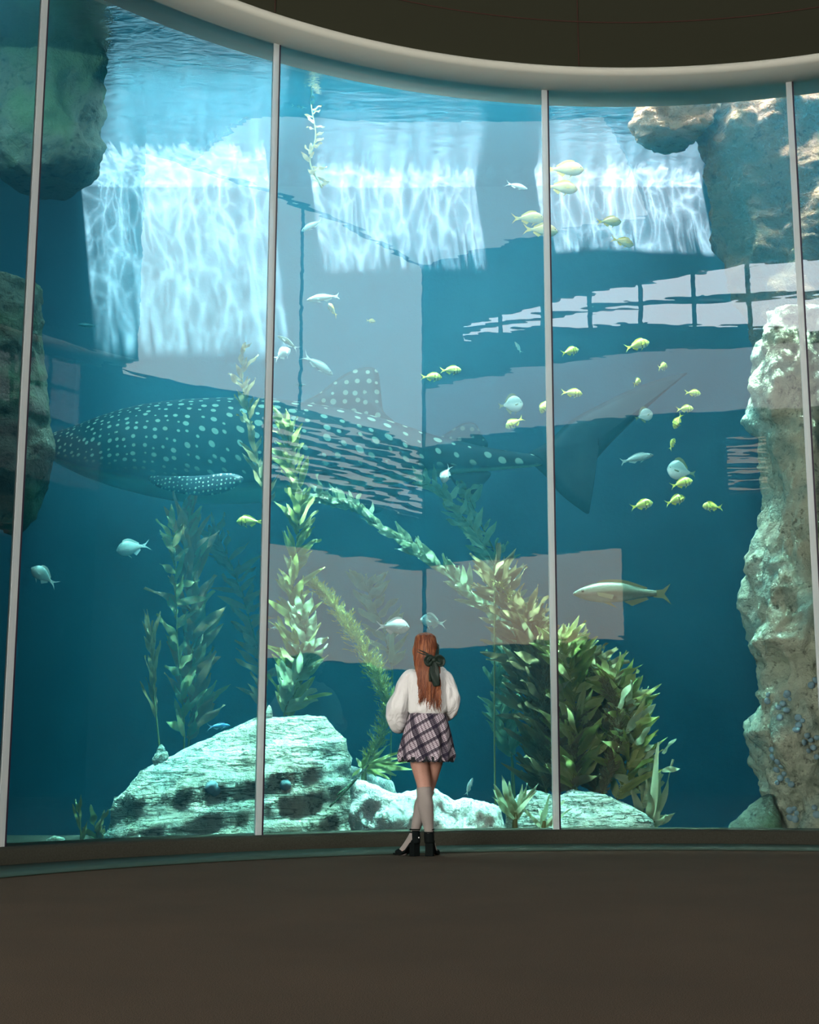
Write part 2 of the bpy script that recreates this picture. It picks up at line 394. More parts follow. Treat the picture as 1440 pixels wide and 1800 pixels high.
# water surface: waves that mirror from below; bright sun nets are painted into its transparency
g = G('water_surface'); v = g.coord()
dis = g.n('ShaderNodeTexNoise'); dis.inputs['Scale'].default_value = 1.6; dis.inputs['Detail'].default_value = 2; g.l(v, dis.inputs['Vector'])
vv = g.n('ShaderNodeVectorMath', operation='SCALE'); g.l(dis.outputs['Color'], vv.inputs[0]); vv.inputs['Scale'].default_value = 0.55
va = g.n('ShaderNodeVectorMath', operation='ADD'); g.l(v, va.inputs[0]); g.l(vv.outputs[0], va.inputs[1])
mp = g.n('ShaderNodeMapping'); mp.inputs['Scale'].default_value = (1.0, 0.62, 1); g.l(va.outputs[0], mp.inputs[0])
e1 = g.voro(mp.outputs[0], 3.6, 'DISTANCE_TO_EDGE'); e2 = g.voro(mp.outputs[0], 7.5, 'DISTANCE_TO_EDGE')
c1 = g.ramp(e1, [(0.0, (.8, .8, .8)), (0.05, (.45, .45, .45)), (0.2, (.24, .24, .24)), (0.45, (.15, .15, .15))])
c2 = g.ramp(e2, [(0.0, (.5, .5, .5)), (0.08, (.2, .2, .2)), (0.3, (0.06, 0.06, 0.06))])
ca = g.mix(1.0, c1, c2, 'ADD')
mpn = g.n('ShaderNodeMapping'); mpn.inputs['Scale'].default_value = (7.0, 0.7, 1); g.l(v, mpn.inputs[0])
stre = g.ramp(g.noise(mpn.outputs[0], 1.0, 3), [(0.35, (.55, .55, .55)), (0.62, (1, 1, 1))])  # sun streaks painted into the transparency
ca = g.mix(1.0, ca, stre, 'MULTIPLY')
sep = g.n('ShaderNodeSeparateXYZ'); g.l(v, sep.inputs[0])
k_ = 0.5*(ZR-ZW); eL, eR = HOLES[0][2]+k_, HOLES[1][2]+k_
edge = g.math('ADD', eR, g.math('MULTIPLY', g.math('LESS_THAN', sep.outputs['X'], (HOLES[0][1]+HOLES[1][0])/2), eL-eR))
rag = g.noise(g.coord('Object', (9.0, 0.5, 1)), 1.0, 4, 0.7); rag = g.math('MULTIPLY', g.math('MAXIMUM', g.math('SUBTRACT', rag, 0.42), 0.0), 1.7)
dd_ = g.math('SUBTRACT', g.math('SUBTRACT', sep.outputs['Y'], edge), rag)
msk = g.math('ADD', g.math('MULTIPLY', dd_, 5.0), 0.55, True); msk = g.math('MAXIMUM', msk, 0.03)  # ragged lower edge of the sun patches, painted as a mask
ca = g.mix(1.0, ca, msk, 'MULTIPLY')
tr = g.n('ShaderNodeBsdfTransparent'); g.l(ca, tr.inputs[0])
w1 = g.noise(g.coord('Object', (1.0, 2.2, 1)), 2.6, 5, 0.6, 0.6)
nb = g.bump(w1, 1.0, 0.014)
gl = g.n('ShaderNodeBsdfGlossy'); gl.inputs['Roughness'].default_value = 0.03; gl.inputs['Color'].default_value = (0.9, 0.96, 0.98, 1); g.l(nb, gl.inputs['Normal'])
mx = g.n('ShaderNodeMixShader'); mx.inputs[0].default_value = 0.80; g.l(tr.outputs[0], mx.inputs[1]); g.l(gl.outputs[0], mx.inputs[2])
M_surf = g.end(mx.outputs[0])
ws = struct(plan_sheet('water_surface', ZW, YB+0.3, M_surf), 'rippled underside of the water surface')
# the water body
g = G('water'); ab = g.n('ShaderNodeVolumeAbsorption'); ab.inputs['Color'].default_value = (0.02, 0.73, 0.82, 1); ab.inputs['Density'].default_value = 0.24
sc_ = g.n('ShaderNodeVolumeScatter'); sc_.inputs['Color'].default_value = (0.08, 0.64, 1.0, 1); sc_.inputs['Density'].default_value = 0.045; sc_.inputs['Anisotropy'].default_value = 0.2
ad = g.n('ShaderNodeAddShader'); g.l(ab.outputs[0], ad.inputs[0]); g.l(sc_.outputs[0], ad.inputs[1]); g.l(ad.outputs[0], g.out.inputs['Volume'])
M_water = g.m
pts = [cyl(A0+(A1-A0)*i/80, RG+0.18, 0) for i in range(81)]
pts = [(p.x, p.y) for p in pts]+[(10.3, pts[-1].y), (10.3, YB+0.3), (-8.8, YB+0.3), (-8.8, pts[0].y)]
n = len(pts)
vs = [(x, y, ZB+0.01) for x, y in pts]+[(x, y, ZW-0.01) for x, y in pts]
bm = bmesh.new(); bv = [bm.verts.new(q) for q in vs]
bm.faces.new(bv[:n][::1]); bm.faces.new(bv[n:][::-1])
for i in range(n): bm.faces.new((bv[i], bv[(i+1) % n], bv[n+(i+1) % n], bv[n+i]))
bmesh.ops.recalc_face_normals(bm, faces=bm.faces); bmesh.ops.triangulate(bm, faces=bm.faces)
wt = bm_obj('tank_water', bm, M_water, smooth=False); wt['kind'] = 'structure'; wt['label'] = 'blue-green water filling the tank'
# ================================================================ ROCKS
M_rockA = rockmat('rock_boulder', (0.66, 0.66, 0.52), (0.24, 0.31, 0.26), (0.25, 0.52, 0.50), 1.3, bands=True, tintamt=0.35)
M_rockW = rockmat('rock_white', (0.95, 0.93, 0.84), (0.62, 0.66, 0.58), (0.55, 0.75, 0.66), 2.0, tintamt=0.3, bumpk=0.7)
M_rockG = rockmat('rock_grey_green', (0.62, 0.66, 0.56), (0.25, 0.33, 0.28), (0.25, 0.48, 0.42), 1.8, bands=True, tintamt=0.4)
M_rockP = rockmat('rock_pillar', (0.60, 0.66, 0.50), (0.22, 0.27, 0.20), (0.16, 0.38, 0.36), 1.5, tintamt=0.55, bumpk=1.0)
M_rockB = rockmat('rock_brown', (0.17, 0.095, 0.05), (0.05, 0.03, 0.018), (0.06, 0.08, 0.045), 1.2, tintamt=0.6)
M_rockO = rockmat('rock_ochre', (0.50, 0.30, 0.19), (0.2, 0.12, 0.08), (0.45, 0.42, 0.34), 1.6, tintamt=0.4)
M_rockD = rockmat('rock_mossy', (0.13, 0.16, 0.13), (0.07, 0.10, 0.09), (0.10, 0.19, 0.10), 1.2, tintamt=0.7)

def rnoise(p, amp, f, seed, strata=0.0, zs=1.0):
    q = Vector((p[0]*f+seed, p[1]*f, p[2]*f*zs))
    d = mnoise.fractal(q, 0.9, 2.1, 6)
    r = 1-abs(mnoise.noise(q*2.1+Vector((5, 9, 2))))*2
    s = 0
    if strata:
        t = p[2]+0.22*p[0]*strata+0.12*mnoise.noise(Vector((p[0]*0.8+seed, p[1], p[2])))
        k = (t*4.2) % 1.0
        s = (0.5-abs(k-0.5)**0.5)*0.85*abs(strata)
    hf = mnoise.fractal(q*3.7, 1.0, 2.0, 4)
    return amp*(d*0.75+r*0.22-0.1+s+hf*0.30)

def loaf(name, top, Y, depth, mat, amp=0.10, f=1.3, seed=0.0, zb=ZB, nx=110, nr=46, strata=0, power=0.7, label='', cat='rock', group=None, shelf=0.0, zpow=0.55):
    """boulder whose skyline runs through the pixel list top; Y = distance of its crest, depth = half thickness"""
    X = []; Z = []
    for px, py in top:
        P = at(px, py, Y); X.append(P.x); Z.append(P.z)
    vs, fs = [], []
    x0, x1 = X[0], X[-1]
    for i in range(nx+1):
        u = i/nx; x = x0+(x1-x0)*u
        zt = float(np.interp(x, X, Z))
        e = max(0.0, 1-abs(2*u-1)**3.2)
        dd = depth*(0.25+0.75*e**0.5)
        for j in range(nr+1):
            t = PI*j/nr; cc = math.cos(t); ss = math.sin(t)
            yy = Y-dd*math.copysign(abs(cc)**power, cc)*(1+shelf*(1-ss))
            zz = zb+(zt-zb)*(ss**zpow if ss > 0 else 0)
            p = Vector((x, yy, zz))
            n = Vector((0.25*(2*u-1)**3*2, -cc, ss*0.6)).normalized()
            vs.append(p+n*rnoise(p, amp, f, seed, strata)*min(1, 0.25+abs(cc)*1.2+0.2))
    for i in range(nx):
        for j in range(nr):
            a = i*(nr+1)+j; fs.append((a, a+1, a+nr+2, a+nr+1))
    fs.append(tuple(range(nr, -1, -1))); fs.append(tuple(nx*(nr+1)+j for j in range(nr+1)))
    o = mesh_obj(name, vs, fs, mat, smooth=True)
    return tag(o, label, cat, group)

def pillar(name, rows, Y, depth, mat, amp=0.1, f=1.2, seed=0.0, nz=150, na=72, strata=0, label='', cat='rock', group=None, parent=None, zs=1.0):
    """rows: (py, left px, right px) from top to bottom, upright rock"""
    L = [at(l, py, Y) for py, l, r in rows]; Rr = [at(r, py, Y) for py, l, r in rows]
    Zs = [p.z for p in L][::-1]; XL = [p.x for p in L][::-1]; XR = [p.x for p in Rr][::-1]
    Zs = [ZB]+Zs if Zs[0] > ZB and rows[-1][0] > 1440 else Zs
    if len(Zs) > len(XL): XL = [XL[0]]+XL; XR = [XR[0]]+XR
    vs, fs = [], []
    for i in range(nz+1):
        z = Zs[0]+(Zs[-1]-Zs[0])*i/nz
        xl = float(np.interp(z, Zs, XL)); xr = float(np.interp(z, Zs, XR)); c = (xl+xr)/2; hw = (xr-xl)/2
        for j in range(na):
            a = 2*PI*j/na
            p = Vector((c+hw*math.copysign(abs(math.cos(a))**0.8, math.cos(a)), Y+depth*math.sin(a), z))
            n = Vector((math.cos(a), math.sin(a), 0))
            vs.append(p+n*rnoise(p, amp, f, seed, strata, zs))
    for i in range(nz):
        for j in range(na):
            k = (j+1) % na; fs.append((i*na+j, i*na+k, (i+1)*na+k, (i+1)*na+j))
    fs.append(tuple(range(na))[::-1]); fs.append(tuple(nz*na+j for j in range(na)))
    o = mesh_obj(name, vs, fs, mat, smooth=True)
    return tag(o, label, cat, group)

boulder = loaf('boulder', [(184, 1500), (192, 1450), (205, 1418), (230, 1388), (262, 1350), (300, 1330), (350, 1306), (395, 1288), (425, 1270), (455, 1256), (500, 1257), (548, 1256), (570, 1262), (588, 1284), (606, 1300), (616, 1345), (622, 1400), (626, 1490)],
    12.6, 1.0, M_rockA, 0.13, 1.15, 3.3, nx=200, nr=90, strata=-1.0, zpow=0.95, power=1.0, label='large rounded pale boulder with layered cracks at the lower left of the tank')
def nub(px, py, Y, r, h, mat, seed):
    P = at(px, py, Y); bm = bmesh.new(); bmesh.ops.create_icosphere(bm, subdivisions=4, radius=1)
    for v in bm.verts:
        c = v.co.copy(); k = 1-0.35*max(0, c.z)
        v.co = Vector((P.x+c.x*r*k, P.y+c.y*r*k, P.z+c.z*h))
        v.co += c*rnoise(v.co, r*0.45, 7, seed)
    return bm
o = bm_obj('boulder_knob', nub(283, 1334, 12.5, 0.075, 0.12, M_rockA, 1), M_rockA, boulder)
o = bm_obj('boulder_spike', nub(473, 1256, 12.5, 0.032, 0.09, M_rockA, 2), M_rockA, boulder)
loaf('rock', [(612, 1470), (618, 1372), (640, 1374), (665, 1386), (695, 1398), (735, 1388), (762, 1387), (780, 1398), (800, 1408), (828, 1404), (850, 1408), (880, 1424), (893, 1470)],
    12.45, 0.28, M_rockW, 0.10, 2.6, 8.1, nx=130, nr=60, power=0.6, label='long sunlit white rock ledge behind the legs of the visitor')
loaf('rock', [(560, 1400), (575, 1352), (610, 1346), (640, 1352), (668, 1366), (690, 1376), (700, 1400)],
    13.5, 0.3, M_rockW, 0.08, 2.4, 15.1, nx=60, nr=36, label='small white rock peeping between boulder and sunlit ledge')
loaf('rock', [(885, 1465), (892, 1425), (912, 1398), (935, 1388), (960, 1396), (990, 1402), (1010, 1392), (1040, 1390), (1062, 1394), (1090, 1408), (1118, 1428), (1142, 1448), (1156, 1480)],
    12.55, 0.4, M_rockG, 0.10, 2.0, 21.7, nx=120, nr=50, strata=0.5, label='low greenish white rock under the kelp thicket right of the white ledge', zpow=0.8)
loaf('rock', [(76, 1490), (84, 1474), (96, 1468), (112, 1470), (122, 1482)], 11.9, 0.14, M_rockG, 0.03, 3.0, 4.2, nx=30, nr=24, label='tiny pale rock just above the curb near the left end of the window')
loaf('rock', [(1262, 1500), (1284, 1450), (1312, 1422), (1340, 1404), (1352, 1398), (1360, 1420), (1364, 1470)], 12.45, 0.22, M_rockD, 0.10, 2.0, 31.7, nx=60, nr=40, label='mossy green rock at the foot of the tall pillar')
pil = pillar('rock_pillar', [(560, 1345, 1500), (620, 1330, 1500), (661, 1325, 1500), (700, 1328, 1500), (745, 1332, 1500), (760, 1346, 1500), (803, 1349, 1500), (860, 1343, 1505), (920, 1337, 1510), (999, 1333, 1515), (1099, 1333, 1520), (1120, 1326, 1522), (1133, 1320, 1524), (1150, 1330, 1525), (1168, 1343, 1525), (1236, 1339, 1535), (1270, 1322, 1540), (1289, 1317, 1540), (1342, 1328, 1545), (1389, 1352, 1550), (1420, 1362, 1560), (1460, 1358, 1570)],
    12.62, 0.5, M_rockP, 0.21, 2.4, 12.3, nz=260, na=120, strata=0, zs=0.45, label='tall pale craggy rock pillar rising at the right side of the tank')
M_blue = plain('anemone_blue', (0.26, 0.42, 0.48), 0.8, bump=0.4, bscale=120, var=0.35)
rnd = random.Random(5)
bm = bmesh.new(); bmesh.ops.create_icosphere(bm, subdivisions=3, radius=1)
for v in bm.verts:
    c = v.co.copy(); v.co = c*(1+0.16*math.sin(c.x*19)*math.sin(c.y*19)*math.sin(c.z*19+1)); v.co.z *= 0.6
anem = bpy.data.meshes.new('cup_coral'); bm.to_mesh(anem); bm.free(); anem.materials.append(M_blue)
anem.polygons.foreach_set('use_smooth', [True]*len(anem.polygons))
deps = bpy.context.evaluated_depsgraph_get()
from mathutils.bvhtree import BVHTree
def bvh_of(o):
    me = o.data; return BVHTree.FromPolygons([o.matrix_world @ v.co for v in me.vertices], [tuple(p.vertices) for p in me.polygons])
T_pil = bvh_of(pil); T_boul = bvh_of(boulder)
def surf(px, py, T):
    d = ray(px, py).normalized(); return T.ray_cast(Vector((0, 0, EYE)), d)
spots = [(1368, 1245), (1376, 1238), (1383, 1250), (1372, 1262), (1350, 1232), (1385, 1218), (1390, 1228), (1382, 1222), (1404, 1262), (1404, 1275), (1400, 1284), (1412, 1268), (1418, 1292), (1425, 1300), (1412, 1305), (1430, 1315), (1420, 1320), (1436, 1296), (1436, 1330), (1360, 1330), (1368, 1338), (1374, 1346), (1366, 1352), (1378, 1360), (1372, 1368), (1384, 1372), (1366, 1376), (1388, 1424), (1396, 1420), (1402, 1430), (1390, 1436), (1398, 1440), (1432, 1420), (1436, 1432), (1358, 1318), (1391, 1378), (1352, 1222), (1426, 1204), (1433, 1196)]
for px, py in spots:
    loc, nrm_, _, _ = surf(px, py, T_pil)
    if loc is None: continue
    o = bpy.data.objects.new('cup_coral', anem); COL.objects.link(o)
    o.location = loc+nrm_*0.012; s_ = rnd.uniform(0.022, 0.034); o.scale = (s_, s_, s_)
    o.rotation_euler = nrm_.to_track_quat('Z', 'Y').to_euler()
    where = 'low by the curb in the foot of the rock pillar' if py > 1400 else 'in the lower left crevice of the rock pillar' if px < 1396 and py > 1310 else 'near the left edge of the rock pillar under its nose' if px < 1396 else 'high up near the right edge of the rock pillar' if py < 1210 else 'in the chain along the right side of the rock pillar'
    tag(o, 'small blue grey cup coral '+where, 'coral', 'cup corals '+where)
for px, py, w in ((372, 1384, 0.06), (378, 1390, 0.05), (502, 1380, 0.05)):
    loc, nrm_, _, _ = surf(px, py, T_boul)
    if loc is None: continue
    o = bpy.data.objects.new('sea_anemone', anem); COL.objects.link(o); o.location = loc; o.scale = (w, w, w)
    o.rotation_euler = nrm_.to_track_quat('Z', 'Y').to_euler()
    tag(o, 'blue anemone tucked in the crack right of the joint on the big boulder' if px > 450 else 'upper blue anemone on the boulder face left of the joint' if py < 1388 else 'lower blue anemone on the boulder face left of the joint', 'anemone')
# upper rocks
pillar('rock_wall', [(60, 1218, 1700), (165, 1208, 1700), (215, 1212, 1700), (260, 1228, 1700), (330, 1246, 1700), (400, 1262, 1700), (470, 1285, 1700), (520, 1310, 1700), (570, 1335, 1700), (640, 1350, 1700)],
    13.15, 0.5, M_rockB, 0.22, 1.6, 40.3, nz=170, na=110, strata=0, zs=0.6, label='brown rock cliff in the upper right corner of the tank')
pillar('rock_overhang', [(110, 1128, 1262), (160, 1124, 1262), (190, 1120, 1258), (222, 1116, 1250), (236, 1124, 1236), (244, 1136, 1225)], 12.9, 0.3, M_rockO, 0.15, 2.9, 51.3, nz=60, na=60, label='ochre and white rock block hanging at the water line top right')
pillar('rock_wall', [(-260, -60, 205), (-60, -40, 198), (120, -30, 192), (200, -30, 186), (260, -20, 176), (300, 0, 150), (318, 30, 120)], 12.75, 0.45, M_rockD, 0.2, 1.0, 60.3, nz=110, na=100, label='dark mossy rock cliff in the upper left corner of the tank')
pillar('rock_column', [(500, -40, 64), (540, -40, 70), (600, -30, 66), (680, -30, 76), (740, -30, 88), (790, -30, 86), (850, -20, 78), (900, -20, 60), (930, -10, 20)], 12.2, 0.4, M_rockD, 0.12, 1.6, 71.3, nz=80, na=60, label='slim mossy rock column beside the snout of the whale shark')
# ================================================================ KELP
def leafmat(name, ca, cb, cc):
    g = G(name); v = g.coord(); oi = g.n('ShaderNodeAttribute'); oi.attribute_name = 'tone'
    n1 = g.noise(v, 9, 3); f = g.math('ADD', g.math('MULTIPLY', oi.outputs['Fac'], 0.75), g.math('MULTIPLY', n1, 0.3), True)
    c = g.ramp(f, [(0.1, ca), (0.5, cb), (0.9, cc)])
    b = g.bsdf(c, 0.45, spec=0.4); t = g.n('ShaderNodeBsdfTranslucent'); g.l(c, t.inputs[0])
    m = g.n('ShaderNodeMixShader'); m.inputs[0].default_value = 0.6; g.l(b, m.inputs[1]); g.l(t.outputs[0], m.inputs[2])
    return g.end(m.outputs[0])
M_kY = leafmat('kelp_yellow', (0.20, 0.26, 0.06), (0.46, 0.50, 0.14), (0.80, 0.78, 0.36))
M_kB = leafmat('kelp_brown', (0.20, 0.13, 0.06), (0.34, 0.26, 0.12), (0.46, 0.42, 0.22))
M_kP = leafmat('kelp_pale', (0.28, 0.40, 0.22), (0.48, 0.60, 0.36), (0.78, 0.82, 0.52))
M_kR = leafmat('kelp_rusty', (0.36, 0.20, 0.09), (0.56, 0.32, 0.15), (0.30, 0.42, 0.18))
M_kS = leafmat('kelp_feathery', (0.26, 0.28, 0.05), (0.42, 0.42, 0.10), (0.62, 0.58, 0.20))
M_stalk = plain('kelp_stalk', (0.20, 0.22, 0.07), 0.5)

def spline(pts, n):
    """Catmull-Rom through points"""
    P = [pts[0]*2-pts[1]]+list(pts)+[pts[-1]*2-pts[-2]]; out = []; m = len(pts)-1
    for i in range(n+1):
        t = i/n*m; k = min(int(t), m-1); u = t-k
        a, b, c, d = P[k], P[k+1], P[k+2], P[k+3]
        out.append(0.5*((2*b)+(c-a)*u+(2*a-5*b+4*c-d)*u*u+(3*b-a-3*c+d)*u**3))
    return out
def tube_into(vs, fs, path, r0, r1, seg=6):
    b = len(vs); n = len(path)
    for i, p in enumerate(path):
        t = (path[min(i+1, n-1)]-path[max(i-1, 0)]).normalized()
        s = t.cross(Vector((0.3, 1, 0.2))).normalized(); u = s.cross(t); r = r0+(r1-r0)*i/(n-1)
        for k in range(seg):
            a = 2*PI*k/seg; vs.append(p+(s*math.cos(a)+u*math.sin(a))*r)
    for i in range(n-1):
        for k in range(seg):
            q = (k+1) % seg; fs.append((b+i*seg+k, b+i*seg+q, b+(i+1)*seg+q, b+(i+1)*seg+k))
def blade_into(vs, fs, tone, base, d, nrm, L, W, rnd, droop=0.0, tn=0.5, seg=8, ruffle=0.25, twist=0.0):
    """one tapering ruffled leaf"""
    d = d.normalized(); s = d.cross(nrm).normalized(); nrm = s.cross(d).normalized(); b = len(vs)
    ph = rnd.uniform(0, 6); p = base.copy(); dd = d.copy()
    for i in range(seg+1):
        u = i/seg
        w = W*(math.sin(PI*min(1, u*0.92+0.06))**0.8)*(1-u*0.45)
        a = twist*u; sv = s*math.cos(a)+nrm*math.sin(a); nv = nrm*math.cos(a)-s*math.sin(a)
        z = ruffle*W*math.sin(ph+u*9)
        vs.append(p-sv*w/2+nv*z); vs.append(p+nv*W*0.10); vs.append(p+sv*w/2+nv*ruffle*W*math.sin(ph+1.8+u*9))
        tone.extend([tn+0.08, tn-0.12, tn+0.05])
        dd = (dd+Vector((0, 0, -droop/seg))+nrm*rnd.uniform(-.07, .07)).normalized(); p = p+dd*(L/seg)
    for i in range(seg):
        for k in range(2): q = b+i*3+k; fs.append((q, q+1, q+4, q+3))
def mk_mesh(name, vs, fs, mat, parent, tone=None):
    o = mesh_obj(name, vs, fs, mat, parent, smooth=True)
    if tone is not None:
        at_ = o.data.attributes.new('tone', 'FLOAT', 'POINT'); at_.data.foreach_set('value', tone)
    return o
def kelp(px_path, Y, nblade, L, W, mat, label, seed, up=0.55, side=1.0, spread=0.4, Y1=None, tn=(0.15, 0.85), root=True, group=None, name='giant_kelp', lean=(0, 0, 0), bare=0.0, flank=0.0, droop=0.15):
    rnd = random.Random(seed)
    n = len(px_path); pts = [at(px, py, Y+((Y1-Y)*i/(n-1) if Y1 else 0)) for i, (px, py) in enumerate(px_path)]
    base = pts[0].copy(); o = empty(name, base); tag(o, label, 'kelp', group)
    path = spline(pts, 60)
    foot = [Vector((base.x+0.03, base.y+0.05, ZB)), Vector((base.x-0.02, base.y+0.03, (ZB+base.z)/2))] if root else []
    vs, fs = [], []; tube_into(vs, fs, (spline(foot+[base], 12)[:-1] if root else [])+path, 0.012, 0.005); mk_mesh('stalk', [v-base for v in vs], fs, M_stalk, o)
    vs, fs, tone = [], [], []
    for k in range(nblade):
        u = bare+(1-bare)*(k+rnd.random()*0.8)/nblade
        f = u*60; i = min(int(f), 59); p = path[i].lerp(path[i+1], f-i)
        t = (path[i+1]-path[i]).normalized()
        sd_ = side if rnd.random() < 0.5 else -side
        if flank: sd_ = flank if rnd.random() < 0.8 else -flank
        out = Vector((sd_*rnd.uniform(0.3, 1), rnd.uniform(-.7, .5), 0))
        d = t*up*rnd.uniform(.6, 1.4)+out*spread*2+Vector(lean)+Vector((rnd.uniform(-.3, .3), rnd.uniform(-.2, .2), rnd.uniform(-.35, .25)))
        nr = Vector((rnd.uniform(-.8, .8), -1, rnd.uniform(-.5, .5)))
        l = L*rnd.uniform(0.6, 1.25)*(1-0.25*u)
        blade_into(vs, fs, tone, p, d, nr, l, W*rnd.uniform(.7, 1.25), rnd, droop*rnd.uniform(-.6, 1.6), rnd.uniform(*tn), twist=rnd.uniform(-.9, .9))
    mk_mesh('foliage', [v-base for v in vs], fs, mat, o, tone)
    return o
def feathery(px_path, Y, n, L, mat, label, seed, wpx=(14, 30), name='feather_seaweed', tn=(.3, .9)):
    rnd = random.Random(seed); pts = [at(px, py, Y) for px, py in px_path]; base = pts[0].copy()
    o = empty(name, base); tag(o, label, 'seaweed'); path = spline(pts, 80); vs, fs = [], []
    tube_into(vs, fs, spline([Vector((base.x+0.03, base.y+0.05, ZB)), Vector((base.x-0.02, base.y+0.03, (ZB+base.z)/2)), base], 12)[:-1]+path, 0.010, 0.004); mk_mesh('stalk', [v-base for v in vs], fs, M_stalk, o)
    vs, fs, tone = [], [], []
    for k in range(n):
        u = (k+rnd.random())/n; f = u*80; i = min(int(f), 79); p = path[i].lerp(path[i+1], f-i); t = (path[i+1]-path[i]).normalized()
        rr = L*(0.5+0.8*math.sin(PI*min(1, u*0.9+0.08)))
        d = Vector((rnd.uniform(-1, 1), rnd.uniform(-.8, .8), rnd.uniform(-.5, 1)))+t*0.7
        d.normalize(); e = p+d*rr*rnd.uniform(.3, 1)
        mid = p.lerp(e, .5)+Vector((rnd.uniform(-1, 1), 0, rnd.uniform(-1, 1)))*0.01
        for q in range(7):
            w = q/6; b0 = p.lerp(mid, w*2) if w < .5 else mid.lerp(e, w*2-1)
            dd = (d+Vector((rnd.uniform(-1, 1), rnd.uniform(-1, 1), rnd.uniform(-.4, 1)))*0.8)
            blade_into(vs, fs, tone, b0, dd, Vector((rnd.uniform(-1, 1), -1, rnd.uniform(-1, 1))), 0.045, 0.010, rnd, 0, rnd.uniform(*tn), seg=2, ruffle=0)
    mk_mesh('fronds', [v-base for v in vs], fs, mat, o, tone); return o
def tuft(px, py, Y, blades, mat, label, seed, name='broad_leaf_kelp', W=0.10):
    """blades: (tip px, tip py) list; leaves fan out from one holdfast"""
    rnd = random.Random(seed); base = at(px, py, Y); o = empty(name, base); tag(o, label, 'kelp'); vs, fs, tone = [], [], []
    for q in blades:
        tip = at(q[0], q[1], Y+rnd.uniform(-.2, .2)); w = q[2] if len(q) > 2 else W
        st = at(*(q[3] if len(q) > 3 else (px, py)), Y)
        d = tip-st; blade_into(vs, fs, tone, st+Vector((rnd.uniform(-.03, .03), rnd.uniform(-.03, .03), 0)), d+Vector((0, 0, d.length*.08)), Vector((rnd.uniform(-.7, .7), -1, rnd.uniform(-.3, .3))), d.length, w, rnd, 0.18, rnd.uniform(.45, .95), seg=10, twist=rnd.uniform(-.5, .5))
    mk_mesh('foliage', [v-base for v in vs], fs, mat, o, tone)
    vs, fs = [], []; tube_into(vs, fs, [base+Vector((0, 0, -.12)), base+Vector((0, 0, -.04)), base+Vector((0.01, 0, .06))], 0.03, 0.02, 8); mk_mesh('holdfast', [v-base for v in vs], fs, M_stalk, o)
    return o

kelp([(332, 1300), (338, 1230), (340, 1150), (336, 1060), (332, 1000), (327, 950), (322, 912)], 13.7, 84, 0.50, 0.12, M_kR, 'tall rusty brown kelp strand growing behind the big boulder', 1, up=0.9, spread=0.28, flank=1, tn=(.1, .9))
kelp([(324, 1305), (320, 1220), (312, 1130), (310, 1040), (306, 970), (303, 925)], 13.5, 34, 0.32, 0.09, M_kR, 'thin dim green kelp strand just left of the rusty one', 2, up=0.7, spread=0.35, tn=(.7, 1.0))
kelp([(282, 1328), (276, 1270), (270, 1210), (268, 1150), (264, 1112)], 13.1, 26, 0.34, 0.05, M_kB, 'short isolated kelp clump over the knob of the boulder', 3, up=1.4, spread=0.12, bare=0.28, tn=(.4, .9))
kelp([(508, 1262), (520, 1200), (522, 1130), (515, 1050), (522, 960), (528, 880), (512, 800), (500, 745)], 13.0, 120, 0.36, 0.085, M_kY, 'tall yellow green kelp strand right of the second joint', 4, up=0.8, spread=0.32, tn=(.15, .85))
kelp([(500, 1255), (512, 1215), (532, 1170), (538, 1120), (530, 1080)], 12.75, 34, 0.32, 0.11, M_kP, 'short kelp with broad bright leaves on top of the boulder', 5, up=0.8, spread=0.3, tn=(.3, .95))
kelp([(470, 1250), (455, 1150), (430, 1060), (405, 990), (380, 945)], 14.3, 60, 0.36, 0.09, M_kR, 'faint reddish kelp leaning left behind the second joint', 6, up=0.7, spread=0.4, tn=(.2, .6))
kelp([(470, 900), (455, 820), (440, 740), (428, 690), (425, 610)], 13.2, 40, 0.26, 0.06, M_kB, 'thin kelp strand crossing the back of the whale shark', 7, up=0.8, spread=0.35, tn=(.5, 1))
feathery([(640, 1352), (668, 1300), (682, 1250), (672, 1210), (652, 1170), (628, 1125), (600, 1085), (572, 1048), (545, 1022)], 13.2, 900, 0.14, M_kS, 'feathery yellow seaweed column arching to the left beside the visitor', 8)
tuft(640, 1350, 12.95, [(728, 1352, .07), (712, 1345, .05), (706, 1318, .05), (700, 1330, .06), (722, 1338, .05), (654, 1320, .06), (630, 1332, .05), (616, 1372, .04), (690, 1368, .06), (676, 1310, .05), (660, 1368, .06), (705, 1360, .06)], M_kY, 'olive kelp blades streaming right behind the skirt of the visitor', 9)
o = empty('fallen_stalk', at(612, 1375, 12.2)); tag(o, 'dark kelp stalk lying across the right end of the boulder', 'kelp stalk')
vs, fs = [], []
for a_, b_ in (((580, 1418), (648, 1345)), ((592, 1398), (640, 1352))):
    tube_into(vs, fs, spline([at(a_[0], a_[1], 11.93), at((a_[0]+b_[0])/2, (a_[1]+b_[1])/2+3, 12.1), at(b_[0], b_[1], 12.3)], 12), 0.009, 0.006)
mk_mesh('stem', [v-o.location for v in vs], fs, M_rockD, o)
kelp([(935, 1240), (918, 1160), (880, 1095), (835, 1050), (790, 1010), (745, 975), (690, 938), (640, 905), (600, 885), (560, 872)], 13.3, 130, 0.30, 0.08, M_kP, 'long pale kelp strand sweeping up to the left above the visitor', 10, up=0.9, spread=0.3, tn=(.1, .7), lean=(0, 0, .1))
kelp([(900, 1080), (880, 1020), (850, 960), (815, 910), (780, 870), (740, 845)], 14.0, 60, 0.30, 0.085, M_kP, 'fainter pale kelp strand behind the long one under the shark belly', 11, up=0.8, spread=0.4, tn=(.1, .5))
